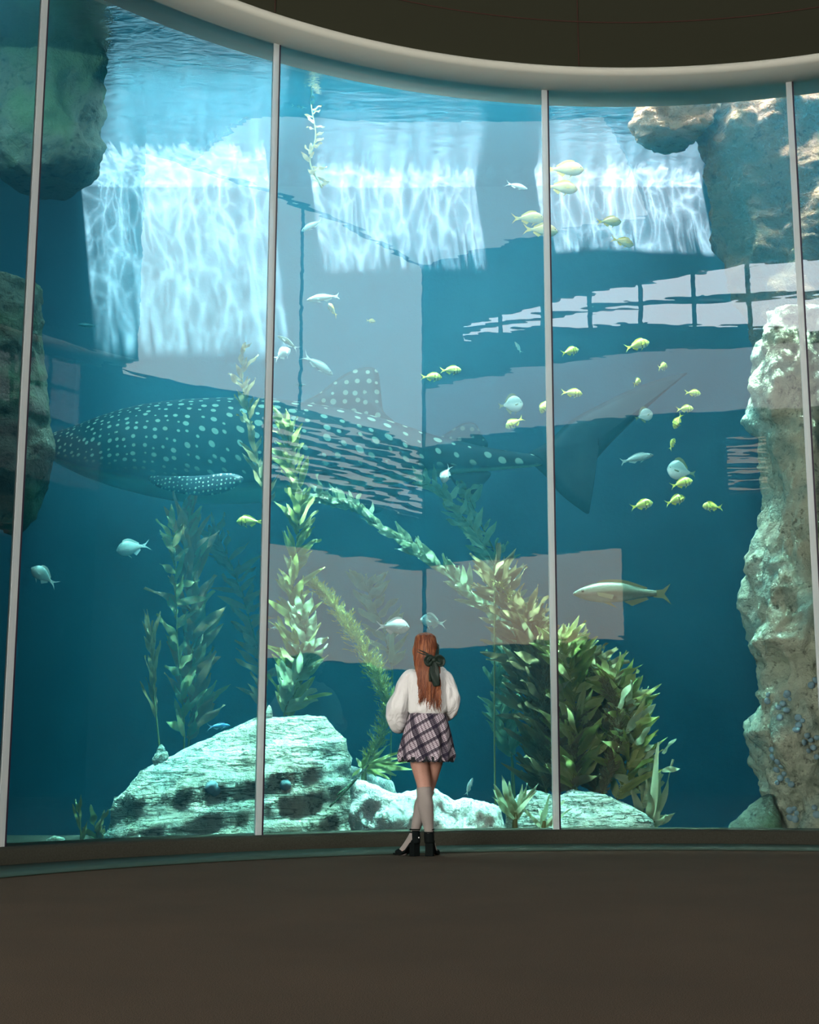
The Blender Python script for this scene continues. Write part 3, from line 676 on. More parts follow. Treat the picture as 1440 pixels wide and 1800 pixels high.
kelp([(930, 1120), (905, 1040), (870, 970), (838, 905), (815, 850)], 14.3, 44, 0.28, 0.08, M_kP, 'loose pale kelp leaves hanging near the tail stem of the shark', 12, up=0.6, spread=0.5, tn=(.2, .6))
kelp([(690, 1180), (675, 1110), (655, 1060), (640, 1020)], 14.4, 34, 0.36, 0.10, M_kP, 'dim kelp clump behind the silver bream', 13, up=0.7, spread=0.4, tn=(.0, .4))
kelp([(905, 1400), (900, 1330), (885, 1270), (878, 1200), (885, 1120)], 13.9, 70, 0.34, 0.09, M_kP, 'dim green kelp curtain at the left side of the thicket', 14, up=0.9, spread=0.35, bare=.25, tn=(.0, .4))
for i, (path, Y, nb, mat_, lb) in enumerate([
    ([(960, 1400), (945, 1310), (925, 1220), (910, 1130), (890, 1060), (868, 1010)], 13.05, 130, M_kB, 'brown kelp strand at the tall left edge of the thicket'),
    ([(985, 1400), (975, 1310), (960, 1220), (945, 1140), (925, 1080)], 12.85, 120, M_kB, 'dense brown kelp strand behind the third joint'),
    ([(1010, 1395), (1015, 1310), (1010, 1230), (1000, 1170), (985, 1130)], 12.75, 110, M_kY, 'olive kelp strand just right of the third joint'),
    ([(1045, 1395), (1060, 1320), (1060, 1250), (1050, 1200), (1030, 1165)], 12.9, 110, M_kB, 'brown kelp strand in the middle right of the thicket'),
    ([(1085, 1405), (1105, 1340), (1110, 1280), (1098, 1230), (1075, 1190)], 12.75, 80, M_kY, 'yellow green kelp strand along the sloping right edge of the thicket')]):
    kelp(path, Y, int(nb*1.15), 0.42, 0.09, mat_, lb, 20+i, up=0.8, spread=0.5, tn=(.1, .95))
feathery([(870, 1020), (905, 1060), (950, 1105), (990, 1135), (1030, 1160), (1060, 1190), (1082, 1225), (1090, 1260)], 12.95, 520, 0.10, M_kS, 'feathery yellow seaweed ridge along the top of the thicket', 31)
feathery([(1000, 1400), (1010, 1350), (1008, 1300), (1015, 1260), (1035, 1280), (1045, 1310)], 12.75, 380, 0.11, M_kB, 'brown bushy seaweed under the thicket right of the third joint', 32)
kelp([(1135, 1455), (1128, 1400), (1122, 1340), (1112, 1280), (1100, 1230)], 12.75, 30, 0.34, 0.10, M_kP, 'bright broad leaved kelp rising at the right tip of the thicket', 33, up=0.8, spread=0.5, tn=(.5, 1), flank=1)
feathery([(960, 1390), (955, 1320), (950, 1250), (965, 1190), (985, 1150)], 12.8, 420, 0.13, M_kB, 'fine brown seaweed threading the thicket left of the third joint', 41)
feathery([(1060, 1400), (1075, 1340), (1085, 1290), (1080, 1240), (1060, 1200)], 12.65, 380, 0.12, M_kB, 'fine brown seaweed inside the right half of the thicket', 42)
tuft(1150, 1455, 12.6, [(1168, 1355, .11), (1183, 1335, .08), (1140, 1370, .09), (1160, 1300, .09), (1198, 1350, .07, (1165, 1355)), (1186, 1297, .05, (1168, 1325)), (1172, 1432, .07), (1182, 1428, .06, (1160, 1450)), (1120, 1420, .08), (1155, 1310, .09), (1132, 1245, .10, (1105, 1290)), (1140, 1278, .09, (1115, 1310)), (1113, 1195, .09, (1092, 1245))], M_kP, 'single bright broad leaved kelp furthest right by the curb', 34)
tuft(905, 1440, 12.15, [(862, 1388, .07), (872, 1380, .08), (885, 1362, .08), (900, 1372, .08), (922, 1390, .07), (940, 1378, .06), (955, 1372, .06), (895, 1385, .09), (930, 1375, .07), (885, 1400, .08), (870, 1400, .07), (948, 1388, .05), (912, 1380, .06)], M_kP, 'low tuft of pale strap leaves on the rock left of the third joint', 35)
tuft(955, 1455, 12.2, [(985, 1405, .06), (970, 1395, .06), (940, 1410, .06), (925, 1420, .05), (1000, 1420, .05)], M_kP, 'small tuft of pale leaves at the foot of the third joint', 36)
kelp([(566, 330), (545, 285), (555, 240), (548, 190), (540, 120)], 13.4, 26, 0.14, 0.05, leafmat('kelp_floating', (.45, .36, .16), (.62, .50, .24), (.75, .62, .34)), 'floating golden kelp sprig near the surface beside the second joint', 37, up=.5, spread=.5, root=False)
kelp([(140, 1500), (142, 1470), (140, 1440), (138, 1422)], 12.3, 6, 0.22, 0.05, M_kR, 'lone thin green blade at the lower left by the curb', 38, up=1.2, spread=.2, tn=(.8, 1))
kelp([(175, 1500), (172, 1475), (166, 1450)], 12.6, 8, 0.25, 0.09, M_kR, 'dim seaweed against the left foot of the boulder', 39, up=.9, spread=.3, tn=(.7, 1))
# ================================================================ FISH
def fishmat(name, back, side, belly, stripe=None, shiny=0.3):
    g = G(name); v = g.coord('Object'); sp = g.n('ShaderNodeSeparateXYZ'); g.l(v, sp.inputs[0])
    z = g.math('ADD', g.math('MULTIPLY', sp.outputs['Z'], 3.2), 0.5, True)
    c = g.ramp(z, [(0.12, belly), (0.45, side), (0.80, back)])
    n1 = g.noise(v, 30, 3); c = g.mix(0.35, c, g.ramp(n1, [(0.3, (.55, .55, .55)), (.7, (1, 1, 1))]), 'MULTIPLY')
    if stripe:
        w = g.ramp(sp.outputs['X'], [(0.0, (0, 0, 0))]) if False else None
        f = g.math('ABSOLUTE', g.math('SUBTRACT', sp.outputs['X'], 0.17)); b1 = g.math('LESS_THAN', f, 0.022)
        f2 = g.math('ABSOLUTE', g.math('SUBTRACT', sp.outputs['X'], 0.31)); b2 = g.math('LESS_THAN', f2, 0.018)
        c = g.mix(g.math('MULTIPLY', g.math('ADD', b1, b2, True), 0.75), c, stripe)
    return g.end(g.bsdf(c, 0.38, metal=shiny*0.4, spec=0.6))
M_eye = plain('fish_eye', (0.02, 0.02, 0.02), 0.15)
KINDS = {
 # body half-height profile along x (0 nose .. 1 tail root), width ratio, fins
 'bream': dict(prof=[(0, .02), (.06, .10), (.18, .19), (.35, .235), (.55, .21), (.75, .12), (.92, .045), (1, .04)], wid=.36, fork=.16, tail=.24),
 'grunt': dict(prof=[(0, .02), (.05, .08), (.16, .16), (.32, .20), (.55, .175), (.75, .10), (.92, .045), (1, .04)], wid=.40, fork=.13, tail=.22),
 'bass': dict(prof=[(0, .012), (.06, .045), (.18, .085), (.36, .115), (.6, .10), (.8, .055), (.94, .03), (1, .032)], wid=.62, fork=.07, tail=.15),
 'slim': dict(prof=[(0, .015), (.08, .055), (.22, .095), (.42, .115), (.65, .09), (.85, .045), (1, .022)], wid=.60, fork=.16, tail=.20),
 'disc': dict(prof=[(0, .04), (.06, .18), (.2, .30), (.42, .36), (.65, .29), (.82, .14), (.93, .06), (1, .05)], wid=.20, fork=.06, tail=.20)}
def fin(pts, t, name, mat, root):
    """solid thin fin from an outline in the x-z plane"""
    n = len(pts); vs = [(x, -t, z) for x, z in pts]+[(x, t, z) for x, z in pts]
    c = (sum(p[0] for p in pts)/n, sum(p[1] for p in pts)/n)
    fs = [tuple(range(n)), tuple(range(2*n-1, n-1, -1))]+[(i, n+i, n+(i+1) % n, (i+1) % n) for i in range(n)]
    return mesh_obj(name, vs, fs, mat, root)
PROTO = {}
def fish_proto(kind, mat, finmat):
    key = (kind, mat.name)
    if key in PROTO: return PROTO[key]
    K = KINDS[kind]; parts = {}
    xs = np.linspace(0, 1, 26); hp = np.interp(xs, [p[0] for p in K['prof']], [p[1] for p in K['prof']])
    for _ in range(2): hp[1:-1] = (hp[:-2]+2*hp[1:-1]+hp[2:])/4
    L = 1-K['tail']; seg = 16; vs, fs = [], []
    for i, x in enumerate(xs):
        h = hp[i]; w = h*K['wid']*(1.15 if x < .5 else 1.15-0.5*(x-.5)*2)
        zc = 0.015*math.sin(x*3)
        for k in range(seg):
            a = 2*PI*k/seg; vs.append((0.5-x*L, w*math.cos(a), zc+h*math.sin(a)*(1.0 if math.sin(a) > 0 else 0.92)))
    for i in range(25):
        for k in range(seg):
            q = (k+1) % seg; fs.append((i*seg+k, i*seg+q, (i+1)*seg+q, (i+1)*seg+k))
    fs += [tuple(range(seg))[::-1], tuple(25*seg+k for k in range(seg))]
    body = (vs, fs); PROTO[key] = (K, body, mat, finmat, L, xs, hp)
    return PROTO[key]
MESHES = {}
def fish(px, py, lpx, kind, mat, finmat, label, Y=12.9, face=1, tilt=0.0, yaw=0.0, group=None, name='fish', cat='fish'):
    """face 1 = nose to the right; tilt degrees nose up; yaw = turned away"""
    K, body, m, fm, L, xs, hp = fish_proto(kind, mat, finmat)
    P = at(px, py, Y); Lm = lpx/ppm(px, py, Y)/max(0.25, math.cos(math.radians(yaw)))
    o = empty(name, P, scale=Lm)
    R_ = Matrix.Rotation(math.radians(tilt)*-1, 3, 'Y')
    base = Matrix.Identity(3) if face > 0 else Matrix.Rotation(PI, 3, 'Z')
    o.rotation_euler = (Matrix.Rotation(math.radians(yaw), 3, 'Z') @ (base @ R_)).to_euler()
    key = (kind, mat.name)
    def put(nm, build, parent=o):
        k = key+(nm,)
        if k not in MESHES: q = build(); MESHES[k] = q.data; q.parent = parent; q.name = nm.split('#')[0]; return q
        q = bpy.data.objects.new(nm.split('#')[0], MESHES[k]); COL.objects.link(q); q.parent = parent; return q
    put('body', lambda: mesh_obj('body', body[0], body[1], m, None, smooth=True))
    tx = 0.5-L; T = K['tail']; F = K['fork']; H = max(hp)
    th = 0.17 if kind in ('bream', 'grunt', 'slim') else (0.13 if kind == 'disc' else 0.11)
    put('tail_fin', lambda: fin([(tx+.03, -.035), (tx-T*.45, -.07*th/.17), (-.5, -th), (-.5+F*.55, -th*.42), (-.5+F, 0), (-.5+F*.55, th*.42), (-.5, th), (tx-T*.45, .07*th/.17), (tx+.03, .035)], .006, 'tail_fin', fm, None))
    def prof(u): return float(np.interp(u, xs, hp))
    def dors():
        a, b = (0.28, .88); pts = []
        for q in range(9): u = a+(b-a)*q/8; pts.append((0.5-u*L, prof(u)*.85))
        top = [(0.5-(b-(b-a)*q/8)*L-.01, prof(b-(b-a)*q/8)+H*(.18+.22*math.sin(PI*(q+.5)/9))) for q in range(9)]
        return fin(pts+top, .004, 'dorsal_fin', fm, None)
    put('dorsal_fin', dors)
    def anal():
        a, b = (0.60, .88); pts = [(0.5-(a+(b-a)*q/4)*L, -prof(a+(b-a)*q/4)*.8) for q in range(5)]
        return fin(pts+[(0.5-b*L-.02, -prof(b)-H*.15), (0.5-(a+.08)*L-.02, -prof(a+.08)-H*.38)], .004, 'anal_fin', fm, None)
    put('anal_fin', anal)
    put('pelvic_fin', lambda: fin([(0.5-.36*L, -prof(.36)*.8), (0.5-.44*L, -prof(.44)*.8), (0.5-.50*L-.02, -prof(.44)-H*.30)], .004, 'pelvic_fin', fm, None))
    w = prof(.28)*K['wid']
    def pect(sgn):
        q = fin([(0.5-.27*L, .01), (0.5-.28*L, -.03), (0.5-.44*L, -.075), (0.5-.46*L, -.03)], .004, 'pectoral_fin', fm, None)
        for v in q.data.vertices: v.co.y += sgn*(w*1.05+.03+(0.5-.27*L-v.co.x)*.35)
        return q
    put('pectoral_fin#a', lambda: pect(1)); put('pectoral_fin#b', lambda: pect(-1))
    def eye(sgn):
        bm = bmesh.new(); bmesh.ops.create_uvsphere(bm, u_segments=10, v_segments=8, radius=.016)
        for v in bm.verts: v.co += Vector((0.5-.11*L, sgn*prof(.11)*K['wid']*.98, .25*prof(.11)+.01))
        return bm_obj('eye', bm, M_eye)
    put('eye#a', lambda: eye(1)); put('eye#b', lambda: eye(-1))
    return tag(o, label, cat, group)

M_fy = fishmat('fish_yellow', (0.55, 0.62, 0.10), (0.75, 0.80, 0.20), (0.80, 0.82, 0.55), stripe=(0.05, 0.10, 0.02))
M_fyf = plain('fin_yellow', (0.80, 0.78, 0.12), 0.5)
M_fs = fishmat('fish_silver', (0.35, 0.48, 0.46), (0.75, 0.85, 0.80), (0.95, 0.97, 0.92))
M_fsf = plain('fin_silver', (0.70, 0.82, 0.78), 0.5)
M_fw = fishmat('fish_white', (0.70, 0.80, 0.80), (0.80, 0.84, 0.82), (0.9, 0.92, 0.9))
M_fwf = plain('fin_white', (0.9, 0.95, 0.92), 0.5)
M_fg = fishmat('fish_green', (0.06, 0.085, 0.05), (0.20, 0.26, 0.20), (0.60, 0.80, 0.70))
M_fgf = plain('fin_yellow_green', (0.18, 0.22, 0.11), 0.5)
M_fo = fishmat('fish_golden', (0.65, 0.48, 0.16), (0.80, 0.66, 0.30), (0.88, 0.82, 0.55))
M_fof = plain('fin_golden', (0.85, 0.62, 0.15), 0.5)
M_fb = fishmat('fish_blue', (0.05, 0.22, 0.55), (0.15, 0.45, 0.75), (0.4, 0.7, 0.8))
M_fbf = plain('fin_blue', (0.35, 0.65, 0.85), 0.5)
M_fd = fishmat('fish_dark', (0.01, 0.10, 0.14), (0.02, 0.16, 0.20), (0.04, 0.2, 0.22))
M_fdf = plain('fin_dark', (0.02, 0.14, 0.18), 0.5)

fish(690, 1102, 60, 'bream', M_fw, M_fwf, 'bright silver white bream just left above the head of the visitor', 12.5, 1, -3, 0, name='bream')
fish(762, 1093, 46, 'bream', M_fs, M_fsf, 'small translucent silver bream right above the head of the visitor', 13.4, -1, 8, 25, name='bream')
o = fish(1094, 1044, 172, 'bass', M_fg, M_fgf, 'big elongated silver green fish cruising left in the right pane', 12.6, -1, 0, 0, name='large_croaker')
fish(78, 1014, 50, 'bream', M_fs, M_fsf, 'pale bream nose up left near the first joint', 12.6, -1, 32, 25, name='bream')
fish(235, 963, 58, 'bream', M_fs, M_fsf, 'dim silver bream tilted nose down under the shark snout', 13.3, -1, -14, 15, name='bream')
fish(440, 917, 48, 'grunt', M_fy, M_fyf, 'yellow fish touching the left edge of the second joint', 12.7, -1, 0, 0, name='yellow_grunt')
fish(887, 1011, 46, 'bream', M_fs, M_fof, 'brownish silver bream above the kelp thicket', 13.2, 1, -20, 40, name='bream')
fish(384, 1277, 38, 'slim', M_fb, M_fbf, 'blue fish hovering over the crest of the boulder', 12.9, 1, 4, 30, name='blue_fish')
fish(484, 1104, 22, 'slim', M_fs, M_fsf, 'tiny teal fish left of the bright kelp leaves', 13.8, 1, 0, 0, name='small_fish')
fish(825, 1384, 34, 'slim', M_fs, M_fsf, 'slender pale fish swimming upward over the white ledge', 12.9, 1, 68, 0, name='slender_fish')
fish(550, 396, 46, 'slim', M_fs, M_fsf, 'silver fish between the first and second sun patch', 13.2, -1, -33, 10, name='slender_fish')
fish(568, 524, 58, 'bass', M_fs, M_fsf, 'long silver fish below the shaft between sun patches', 13.0, -1, -8, 0, name='slender_fish')
fish(585, 545, 16, 'grunt', M_fo, M_fof, 'tiny golden fish under the long silver fish', 13.0, -1, 30, 60, name='small_fish')
fish(652, 564, 16, 'grunt', M_fo, M_fof, 'tiny golden speck of a fish over the shark fin', 13.4, 1, 0, 20, name='small_fish')
fish(507, 603, 44, 'slim', M_fg, M_fsf, 'greenish fish nose up left, upper of the pair by the second joint', 13.3, -1, 32, 10, name='slender_fish')
fish(496, 623, 34, 'bream', M_fw, M_fwf, 'round white fish, lower of the pair by the second joint', 13.0, 1, 38, 30, name='bream')
fish(558, 641, 64, 'slim', M_fs, M_fsf, 'silver fish diving to the right in front of the dorsal fin', 13.4, 1, -32, 10, name='slender_fish')
fish(527, 677, 22, 'slim', M_fd, M_fdf, 'small dark teal fish left of the dorsal fin', 13.4, 1, 0, 0, name='small_fish')
fish(155, 572, 36, 'slim', M_fd, M_fdf, 'small dark fish left of the first sun patch', 13.6, -1, 5, 0, name='small_fish')
fish(785, 833, 34, 'bream', M_fs, M_fsf, 'pale bream standing nose down under the shark tail stem', 12.8, -1, -66, 20, name='bream')
fish(911, 611, 24, 'slim', M_fs, M_fsf, 'faint slender fish nose up just left of the third joint', 13.6, -1, 62, 0, name='slender_fish')
fish(908, 327, 40, 'slim', M_fs, M_fsf, 'silver fish below the rippled surface left of the third joint', 13.6, 1, -16, 0, name='slender_fish')
fish(1120, 806, 62, 'bass', M_fs, M_fsf, 'dim slender silver fish in the dark water right of the tail', 13.6, 1, 14, 10, name='slender_fish')
fish(528, 186, 30, 'slim', M_fs, M_fsf, 'faint fish close to the surface near the floating kelp', 13.6, 1, 0, 20, name='slender_fish')
for x, y, l, f, t, yw, m, mf, lb in [
    (928, 384, 58, 1, 2, 5, M_fo, M_fof, 'golden fish left of the third joint, upper of two'),
    (950, 405, 62, 1, -3, 5, M_fo, M_fof, 'golden fish passing behind the third joint, lower of two'),
    (985, 330, 62, 1, -4, 5, M_fo, M_fof, 'pale golden fish right of the third joint in the sun'),
    (992, 298, 70, 1, 2, 5, M_fo, M_fof, 'faint pale golden fish, topmost by the third joint'),
    (1070, 390, 46, 1, 4, 10, M_fo, M_fof, 'faint golden fish in the middle of the third sun patch'),
    (1094, 425, 42, 1, -14, 10, M_fo, M_fof, 'faint golden fish low in the third sun patch')]:
    fish(x, y, l, 'grunt', m, mf, lb, 13.2, f, t, yw, 'golden fish in the third sun patch', name='golden_grunt')
for x, y, l, f, t, yw, lb in [
    (758, 663, 38, 1, 0, 5, 'yellow fish left of centre, left one of a pair over the shark'),
    (792, 651, 38, 1, 2, 5, 'yellow fish left of centre, right one of a pair over the shark'),
    (1002, 618, 34, 1, 18, 20, 'yellow fish right of the third joint, above the others'),
    (1120, 607, 46, 1, 16, 5, 'yellow fish under the bright reflected clerestory'),
    (1165, 645, 22, 1, 20, 50, 'small yellow fish seen end on near the tip of the tail'),
    (1120, 672, 18, 1, 30, 50, 'tiny yellow fish on the upper edge of the tail'),
    (1005, 691, 38, 1, -4, 5, 'yellow fish between the third joint and the tail'),
    (1218, 691, 30, 1, 0, 15, 'dim yellow fish right of the tail tip'),
    (905, 743, 38, -1, -32, 10, 'dark striped yellow fish nose down over the tail stem'),
    (959, 712, 34, -1, -60, 20, 'yellow fish half hidden at the third joint'),
    (1204, 719, 32, 1, 6, 10, 'bright yellow fish, upper of two near the right pillar'),
    (1192, 740, 32, -1, -60, 20, 'dim yellow fish diving, lower of two near the right pillar'),
    (1182, 781, 22, 1, 60, 30, 'tiny dark yellow fish in the deep water right'),
    (1198, 850, 42, 1, 16, 5, 'yellow green fish right under the pale disc fish'),
    (1187, 880, 40, 1, 20, 15, 'yellow green fish below, in the middle of the deep group'),
    (1128, 888, 42, 1, 14, 5, 'yellow green fish left in the deep group'),
    (1253, 891, 38, -1, 0, 15, 'dim green fish right in the deep group near the pillar')]:
    fish(x, y, l, 'grunt', M_fy, M_fyf, lb, 13.0, f, t, yw, 'yellow fish school right of the shark', name='yellow_grunt')
for x, y, l, f, t, lb in [(898, 712, 44, 1, 8, 'pale round disc fish above the tail stem of the shark'), (1132, 731, 34, 1, 20, 'pale round disc fish beside the trailing edge of the tail'), (1198, 829, 52, -1, 8, 'large pale round disc fish in the deep water right')]:
    fish(x, y, l, 'disc', M_fs, M_fgf, lb, 13.4, f, t, 10, 'pale disc fish', name='disc_fish')

# ---------------------------------------------------------------- whale shark
YS = 14.35
g = G('shark_skin'); uv = g.n('ShaderNodeUVMap').outputs[0]
vo = g.n('ShaderNodeTexVoronoi', voronoi_dimensions='2D'); vo.inputs['Scale'].default_value = 1.0; vo.inputs['Randomness'].default_value = 0.42; g.l(uv, vo.inputs['Vector'])
wn = g.n('ShaderNodeTexWhiteNoise', noise_dimensions='3D'); g.l(vo.outputs['Position'], wn.inputs[0])
th = g.math('MULTIPLY', g.math('ADD', wn.outputs['Value'], 0.45), 0.17)
spot = g.ramp(g.math('SUBTRACT', vo.outputs['Distance'], th), [(0.0, (1, 1, 1)), (0.05, (0, 0, 0))])
bel = g.n('ShaderNodeAttribute'); bel.attribute_name = 'belly'
side = g.n('ShaderNodeAttribute'); side.attribute_name = 'spots'
nz = g.noise(g.coord(), 3, 5)
skin = g.ramp(nz, [(0.3, (0.022, 0.045, 0.065)), (0.7, (0.045, 0.075, 0.095))])
col = g.mix(g.math('MULTIPLY', spot, side.outputs['Fac']), skin, (0.80, 0.90, 0.72))
col = g.mix(bel.outputs['Fac'], col, (0.42, 0.62, 0.50))
M_shark = g.end(g.bsdf(col, 0.5, spec=0.4))
top = [(66, 783), (70, 772), (90, 764), (120, 756), (150, 746), (180, 735), (215, 724), (250, 715), (290, 709), (330, 705), (400, 702), (480, 704), (550, 712), (620, 724), (680, 739), (760, 765), (850, 786), (920, 797), (965, 800), (1000, 802)]
bot = [(66, 787), (80, 800), (110, 820), (150, 838), (200, 855), (250, 868), (300, 878), (360, 884), (430, 884), (500, 878), (560, 872), (620, 864), (680, 853), (760, 838), (850, 829), (920, 822), (965, 818), (1000, 812)]
root = empty('whale_shark', at(500, 790, YS)); tag(root, 'huge spotted whale shark gliding left across the tank', 'whale shark')
O_ = root.location.copy()
XT = [at(x, y, YS).x for x, y in top]; ZT = [at(x, y, YS).z for x, y in top]; XB = [at(x, y, YS).x for x, y in bot]; ZB_ = [at(x, y, YS).z for x, y in bot]
ns, na = 130, 48; x0, x1 = XT[0], XT[-1]; vs, fs, bl_, sp_, uvs = [], [], [], [], []
u = 0
for i in range(ns+1):
    t = i/ns; t = t**1.25 if t < .2 else t; t = (i/ns); x = x0+(x1-x0)*t
    zt = float(np.interp(x, XT, ZT)); zb_ = float(np.interp(x, XB, ZB_)); c = (zt+zb_)/2; h = (zt-zb_)/2
    w = h*(1.35-0.5*min(1, t*4)) if t < .25 else h*(0.85 if t < .7 else 0.85-0.3*(t-.7)/.3)
    sx = 40-26*min(1, t/0.42)**0.7       # finer spots towards the head
    u += (x1-x0)/ns*sx*0.40
    for j in range(na+1):
        a = 2*PI*j/na; s, cc = math.sin(a), math.cos(a)
        vs.append(Vector((x, YS-w*math.copysign(abs(s)**0.85, s), c+h*math.copysign(abs(cc)**0.9, cc)))-O_)
        low = -cc
        bl_.append(max(0, min(1, (low-0.72)/0.16))); sp_.append(max(0, min(1, (0.62-low)/0.25)))
        uvs.append((u, 0.40*sx*h*1.25*a))
for i in range(ns):
    for j in range(na): p = i*(na+1)+j; fs.append((p, p+1, p+na+2, p+na+1))
fs += [tuple(range(na))[::-1], tuple(ns*(na+1)+j for j in range(na))]
body = mesh_obj('body', vs, fs, M_shark, root, smooth=True)
def attrs(o, bl_, sp_, uvs):
    a = o.data.attributes.new('belly', 'FLOAT', 'POINT'); a.data.foreach_set('value', bl_)
    a = o.data.attributes.new('spots', 'FLOAT', 'POINT'); a.data.foreach_set('value', sp_)
    uvl = o.data.uv_layers.new(name='UVMap')
    for lp in o.data.loops: uvl.data[lp.index].uv = uvs[lp.vertex_index]
attrs(body, bl_, sp_, uvs)
def shark_fin(name, outline, thick, spots=0.0, Y0=YS, Y1=YS, sc=9.0, n=7, tone=0.0):
    """outline px polygon (closed); lens-shaped cross-section; Y drifts from Y0 at first point to Y1 at farthest"""
    P = spline_closed([at(x, y, Y0) for x, y in outline], len(outline)*5)
    m = len(P); c = sum(P, Vector())/m; p0 = P[0]; far = max((p-p0).length for p in P)
    vs, fs, sp, uv_ = [], [], [], []
    rings = [1.0, .82, .6, .35, .1]
    for sgn in (-1, 1):
        for r in rings:
            for p in P:
                q = c+(p-c)*r; yy = Y0+(Y1-Y0)*((q-p0).length/far)
                vs.append(Vector((q.x, yy+sgn*thick*(1-r*r)**0.5, q.z))-O_); sp.append(spots); uv_.append((q.x*sc, q.z*sc))
    k = len(rings)
    for s_ in range(2):
        b = s_*k*m
        for i in range(k-1):
            for j in range(m):
                q = (j+1) % m; f = (b+i*m+j, b+i*m+q, b+(i+1)*m+q, b+(i+1)*m+j); fs.append(f if s_ == 0 else f[::-1])
        fs.append(tuple(b+(k-1)*m+j for j in range(m)) if s_ == 0 else tuple(b+(k-1)*m+j for j in range(m))[::-1])
    o = mesh_obj(name, vs, fs, M_shark, root, smooth=True)
    bm = bmesh.new(); bm.from_mesh(o.data); bmesh.ops.remove_doubles(bm, verts=bm.verts, dist=1e-5); bmesh.ops.recalc_face_normals(bm, faces=bm.faces); bm.to_mesh(o.data); bm.free()
    co = [v.co+O_ for v in o.data.vertices]
    attrs(o, [tone]*len(co), [spots]*len(co), [(q.x*sc, q.z*sc) for q in co]); return o
def spline_closed(pts, n):
    m = len(pts); out = []
    for i in range(n):
        t = i/n*m; k = int(t); u = t-k; a, b, c, d = pts[(k-1) % m], pts[k % m], pts[(k+1) % m], pts[(k+2) % m]
        out.append(0.5*((2*b)+(c-a)*u+(2*a-5*b+4*c-d)*u*u+(3*b-a-3*c+d)*u**3))
    return out
shark_fin('dorsal_fin', [(525, 716), (560, 692), (590, 668), (620, 651), (648, 645), (664, 653), (669, 680), (674, 722), (690, 745), (600, 745)], 0.07, 0.7, sc=8)
shark_fin('dorsal_fin', [(770, 775), (795, 755), (818, 743), (836, 745), (846, 762), (858, 782), (845, 795), (800, 792)], 0.035, 0.2)
shark_fin('pectoral_fin', [(262, 838), (300, 842), (360, 850), (410, 852), (440, 862), (438, 874), (405, 886), (360, 885), (310, 872), (275, 856)], 0.05, 1.0, YS-0.42, YS-1.15, sc=20)
shark_fin('pectoral_fin', [(560, 860), (620, 855), (705, 862), (690, 885), (662, 906), (630, 895), (590, 878)], 0.045, 0.0, YS+.1, YS-.05)
shark_fin('pelvic_fin', [(782, 822), (815, 826), (862, 830), (850, 852), (828, 874), (806, 858), (790, 838)], 0.03, 0.0)
tailo = [(925, 800), (965, 775), (1005, 738), (1060, 708), (1110, 684), (1160, 666), (1208, 655), (1190, 672), (1150, 706), (1105, 748), (1062, 792), (1040, 822), (1034, 860), (1036, 902), (1015, 892), (985, 868), (960, 838), (935, 815)]
shark_fin('tail_fin', tailo, 0.09, 0.0, sc=7)
P = at(92, 786, YS-0.24); bm = bmesh.new(); bmesh.ops.create_uvsphere(bm, u_segments=12, v_segments=8, radius=0.035)
for v in bm.verts: v.co += P-O_
bm_obj('eye', bm, M_eye, root)
# ================================================================ VISITOR
YP = 10.43
def W(px, py, dy=0.0): return at(px, py, YP+dy)
M_skin = plain('skin', (0.56, 0.31, 0.24), 0.5, spec=0.35, bump=0.05, bscale=150, var=0.06)
g = G('hair'); v = g.coord('Object', (30, 30, 2.0)); n1 = g.noise(v, 2.2, 5, 0.6, 0.6)
c = g.ramp(n1, [(0.3, (0.09, 0.018, 0.006)), (0.5, (0.22, 0.058, 0.018)), (0.72, (0.50, 0.19, 0.07))])
M_hair = g.end(g.bsdf(c, 0.42, spec=0.5, normal=g.bump(n1, 0.6, 0.01)))
M_scarf = plain('scarf_satin', (0.014, 0.030, 0.022), 0.5, spec=0.3, bump=0.1, bscale=30)
g = G('blouse_cotton'); v = g.coord('Object', (1, 1, 0.45)); n1 = g.noise(v, 11, 3, 0.5, 1.2)
M_blouse = g.end(g.bsdf((0.86, 0.87, 0.86), 0.8, spec=0.2, normal=g.bump(n1, 1.0, 0.022)))
M_sock = plain('sock_knit', (0.34, 0.305, 0.285), 0.9, spec=0.1, bump=0.3, bscale=300)
M_shoe = plain('shoe_suede', (0.005, 0.008, 0.008), 0.8, spec=0.08)
M_pearl = plain('shoe_stud', (0.85, 0.85, 0.8), 0.2, spec=0.8)
# plaid, woven in the cloth and cut on the bias
g = G('skirt_plaid'); uv = g.n('ShaderNodeUVMap').outputs[0]
mp = g.n('ShaderNodeMapping'); mp.inputs['Rotation'].default_value = (0, 0, math.radians(42)); mp.inputs['Scale'].default_value = (9.5, 9.5, 1); g.l(uv, mp.inputs[0])
sp = g.n('ShaderNodeSeparateXYZ'); g.l(mp.outputs[0], sp.inputs[0])
def bands(axis):
    f = g.math('FRACT', sp.outputs[axis])
    dark = g.ramp(f, [(0.0, (1, 1, 1)), (0.30, (1, 1, 1)), (0.31, (0, 0, 0)), (0.985, (0, 0, 0))], 'CONSTANT')
    f4 = g.math('FRACT', g.math('MULTIPLY', f, 6.0)); thin = g.math('LESS_THAN', f4, 0.36)
    return dark, thin
d1, t1 = bands('X'); d2, t2 = bands('Y')
base_ = g.mix(0.5, g.mix(t1, (0.62, 0.55, 0.61), (0.07, 0.04, 0.07)), g.mix(t2, (0.62, 0.55, 0.61), (0.09, 0.035, 0.07)))
c = g.mix(g.math('MULTIPLY', d1, 0.80), base_, (0.012, 0.010, 0.028)); c = g.mix(g.math('MULTIPLY', d2, 0.80), c, (0.012, 0.010, 0.028))
M_skirt = g.end(g.bsdf(c, 0.85, spec=0.15, normal=g.bump(g.noise(uv, 60, 2), 0.2, 0.01)))

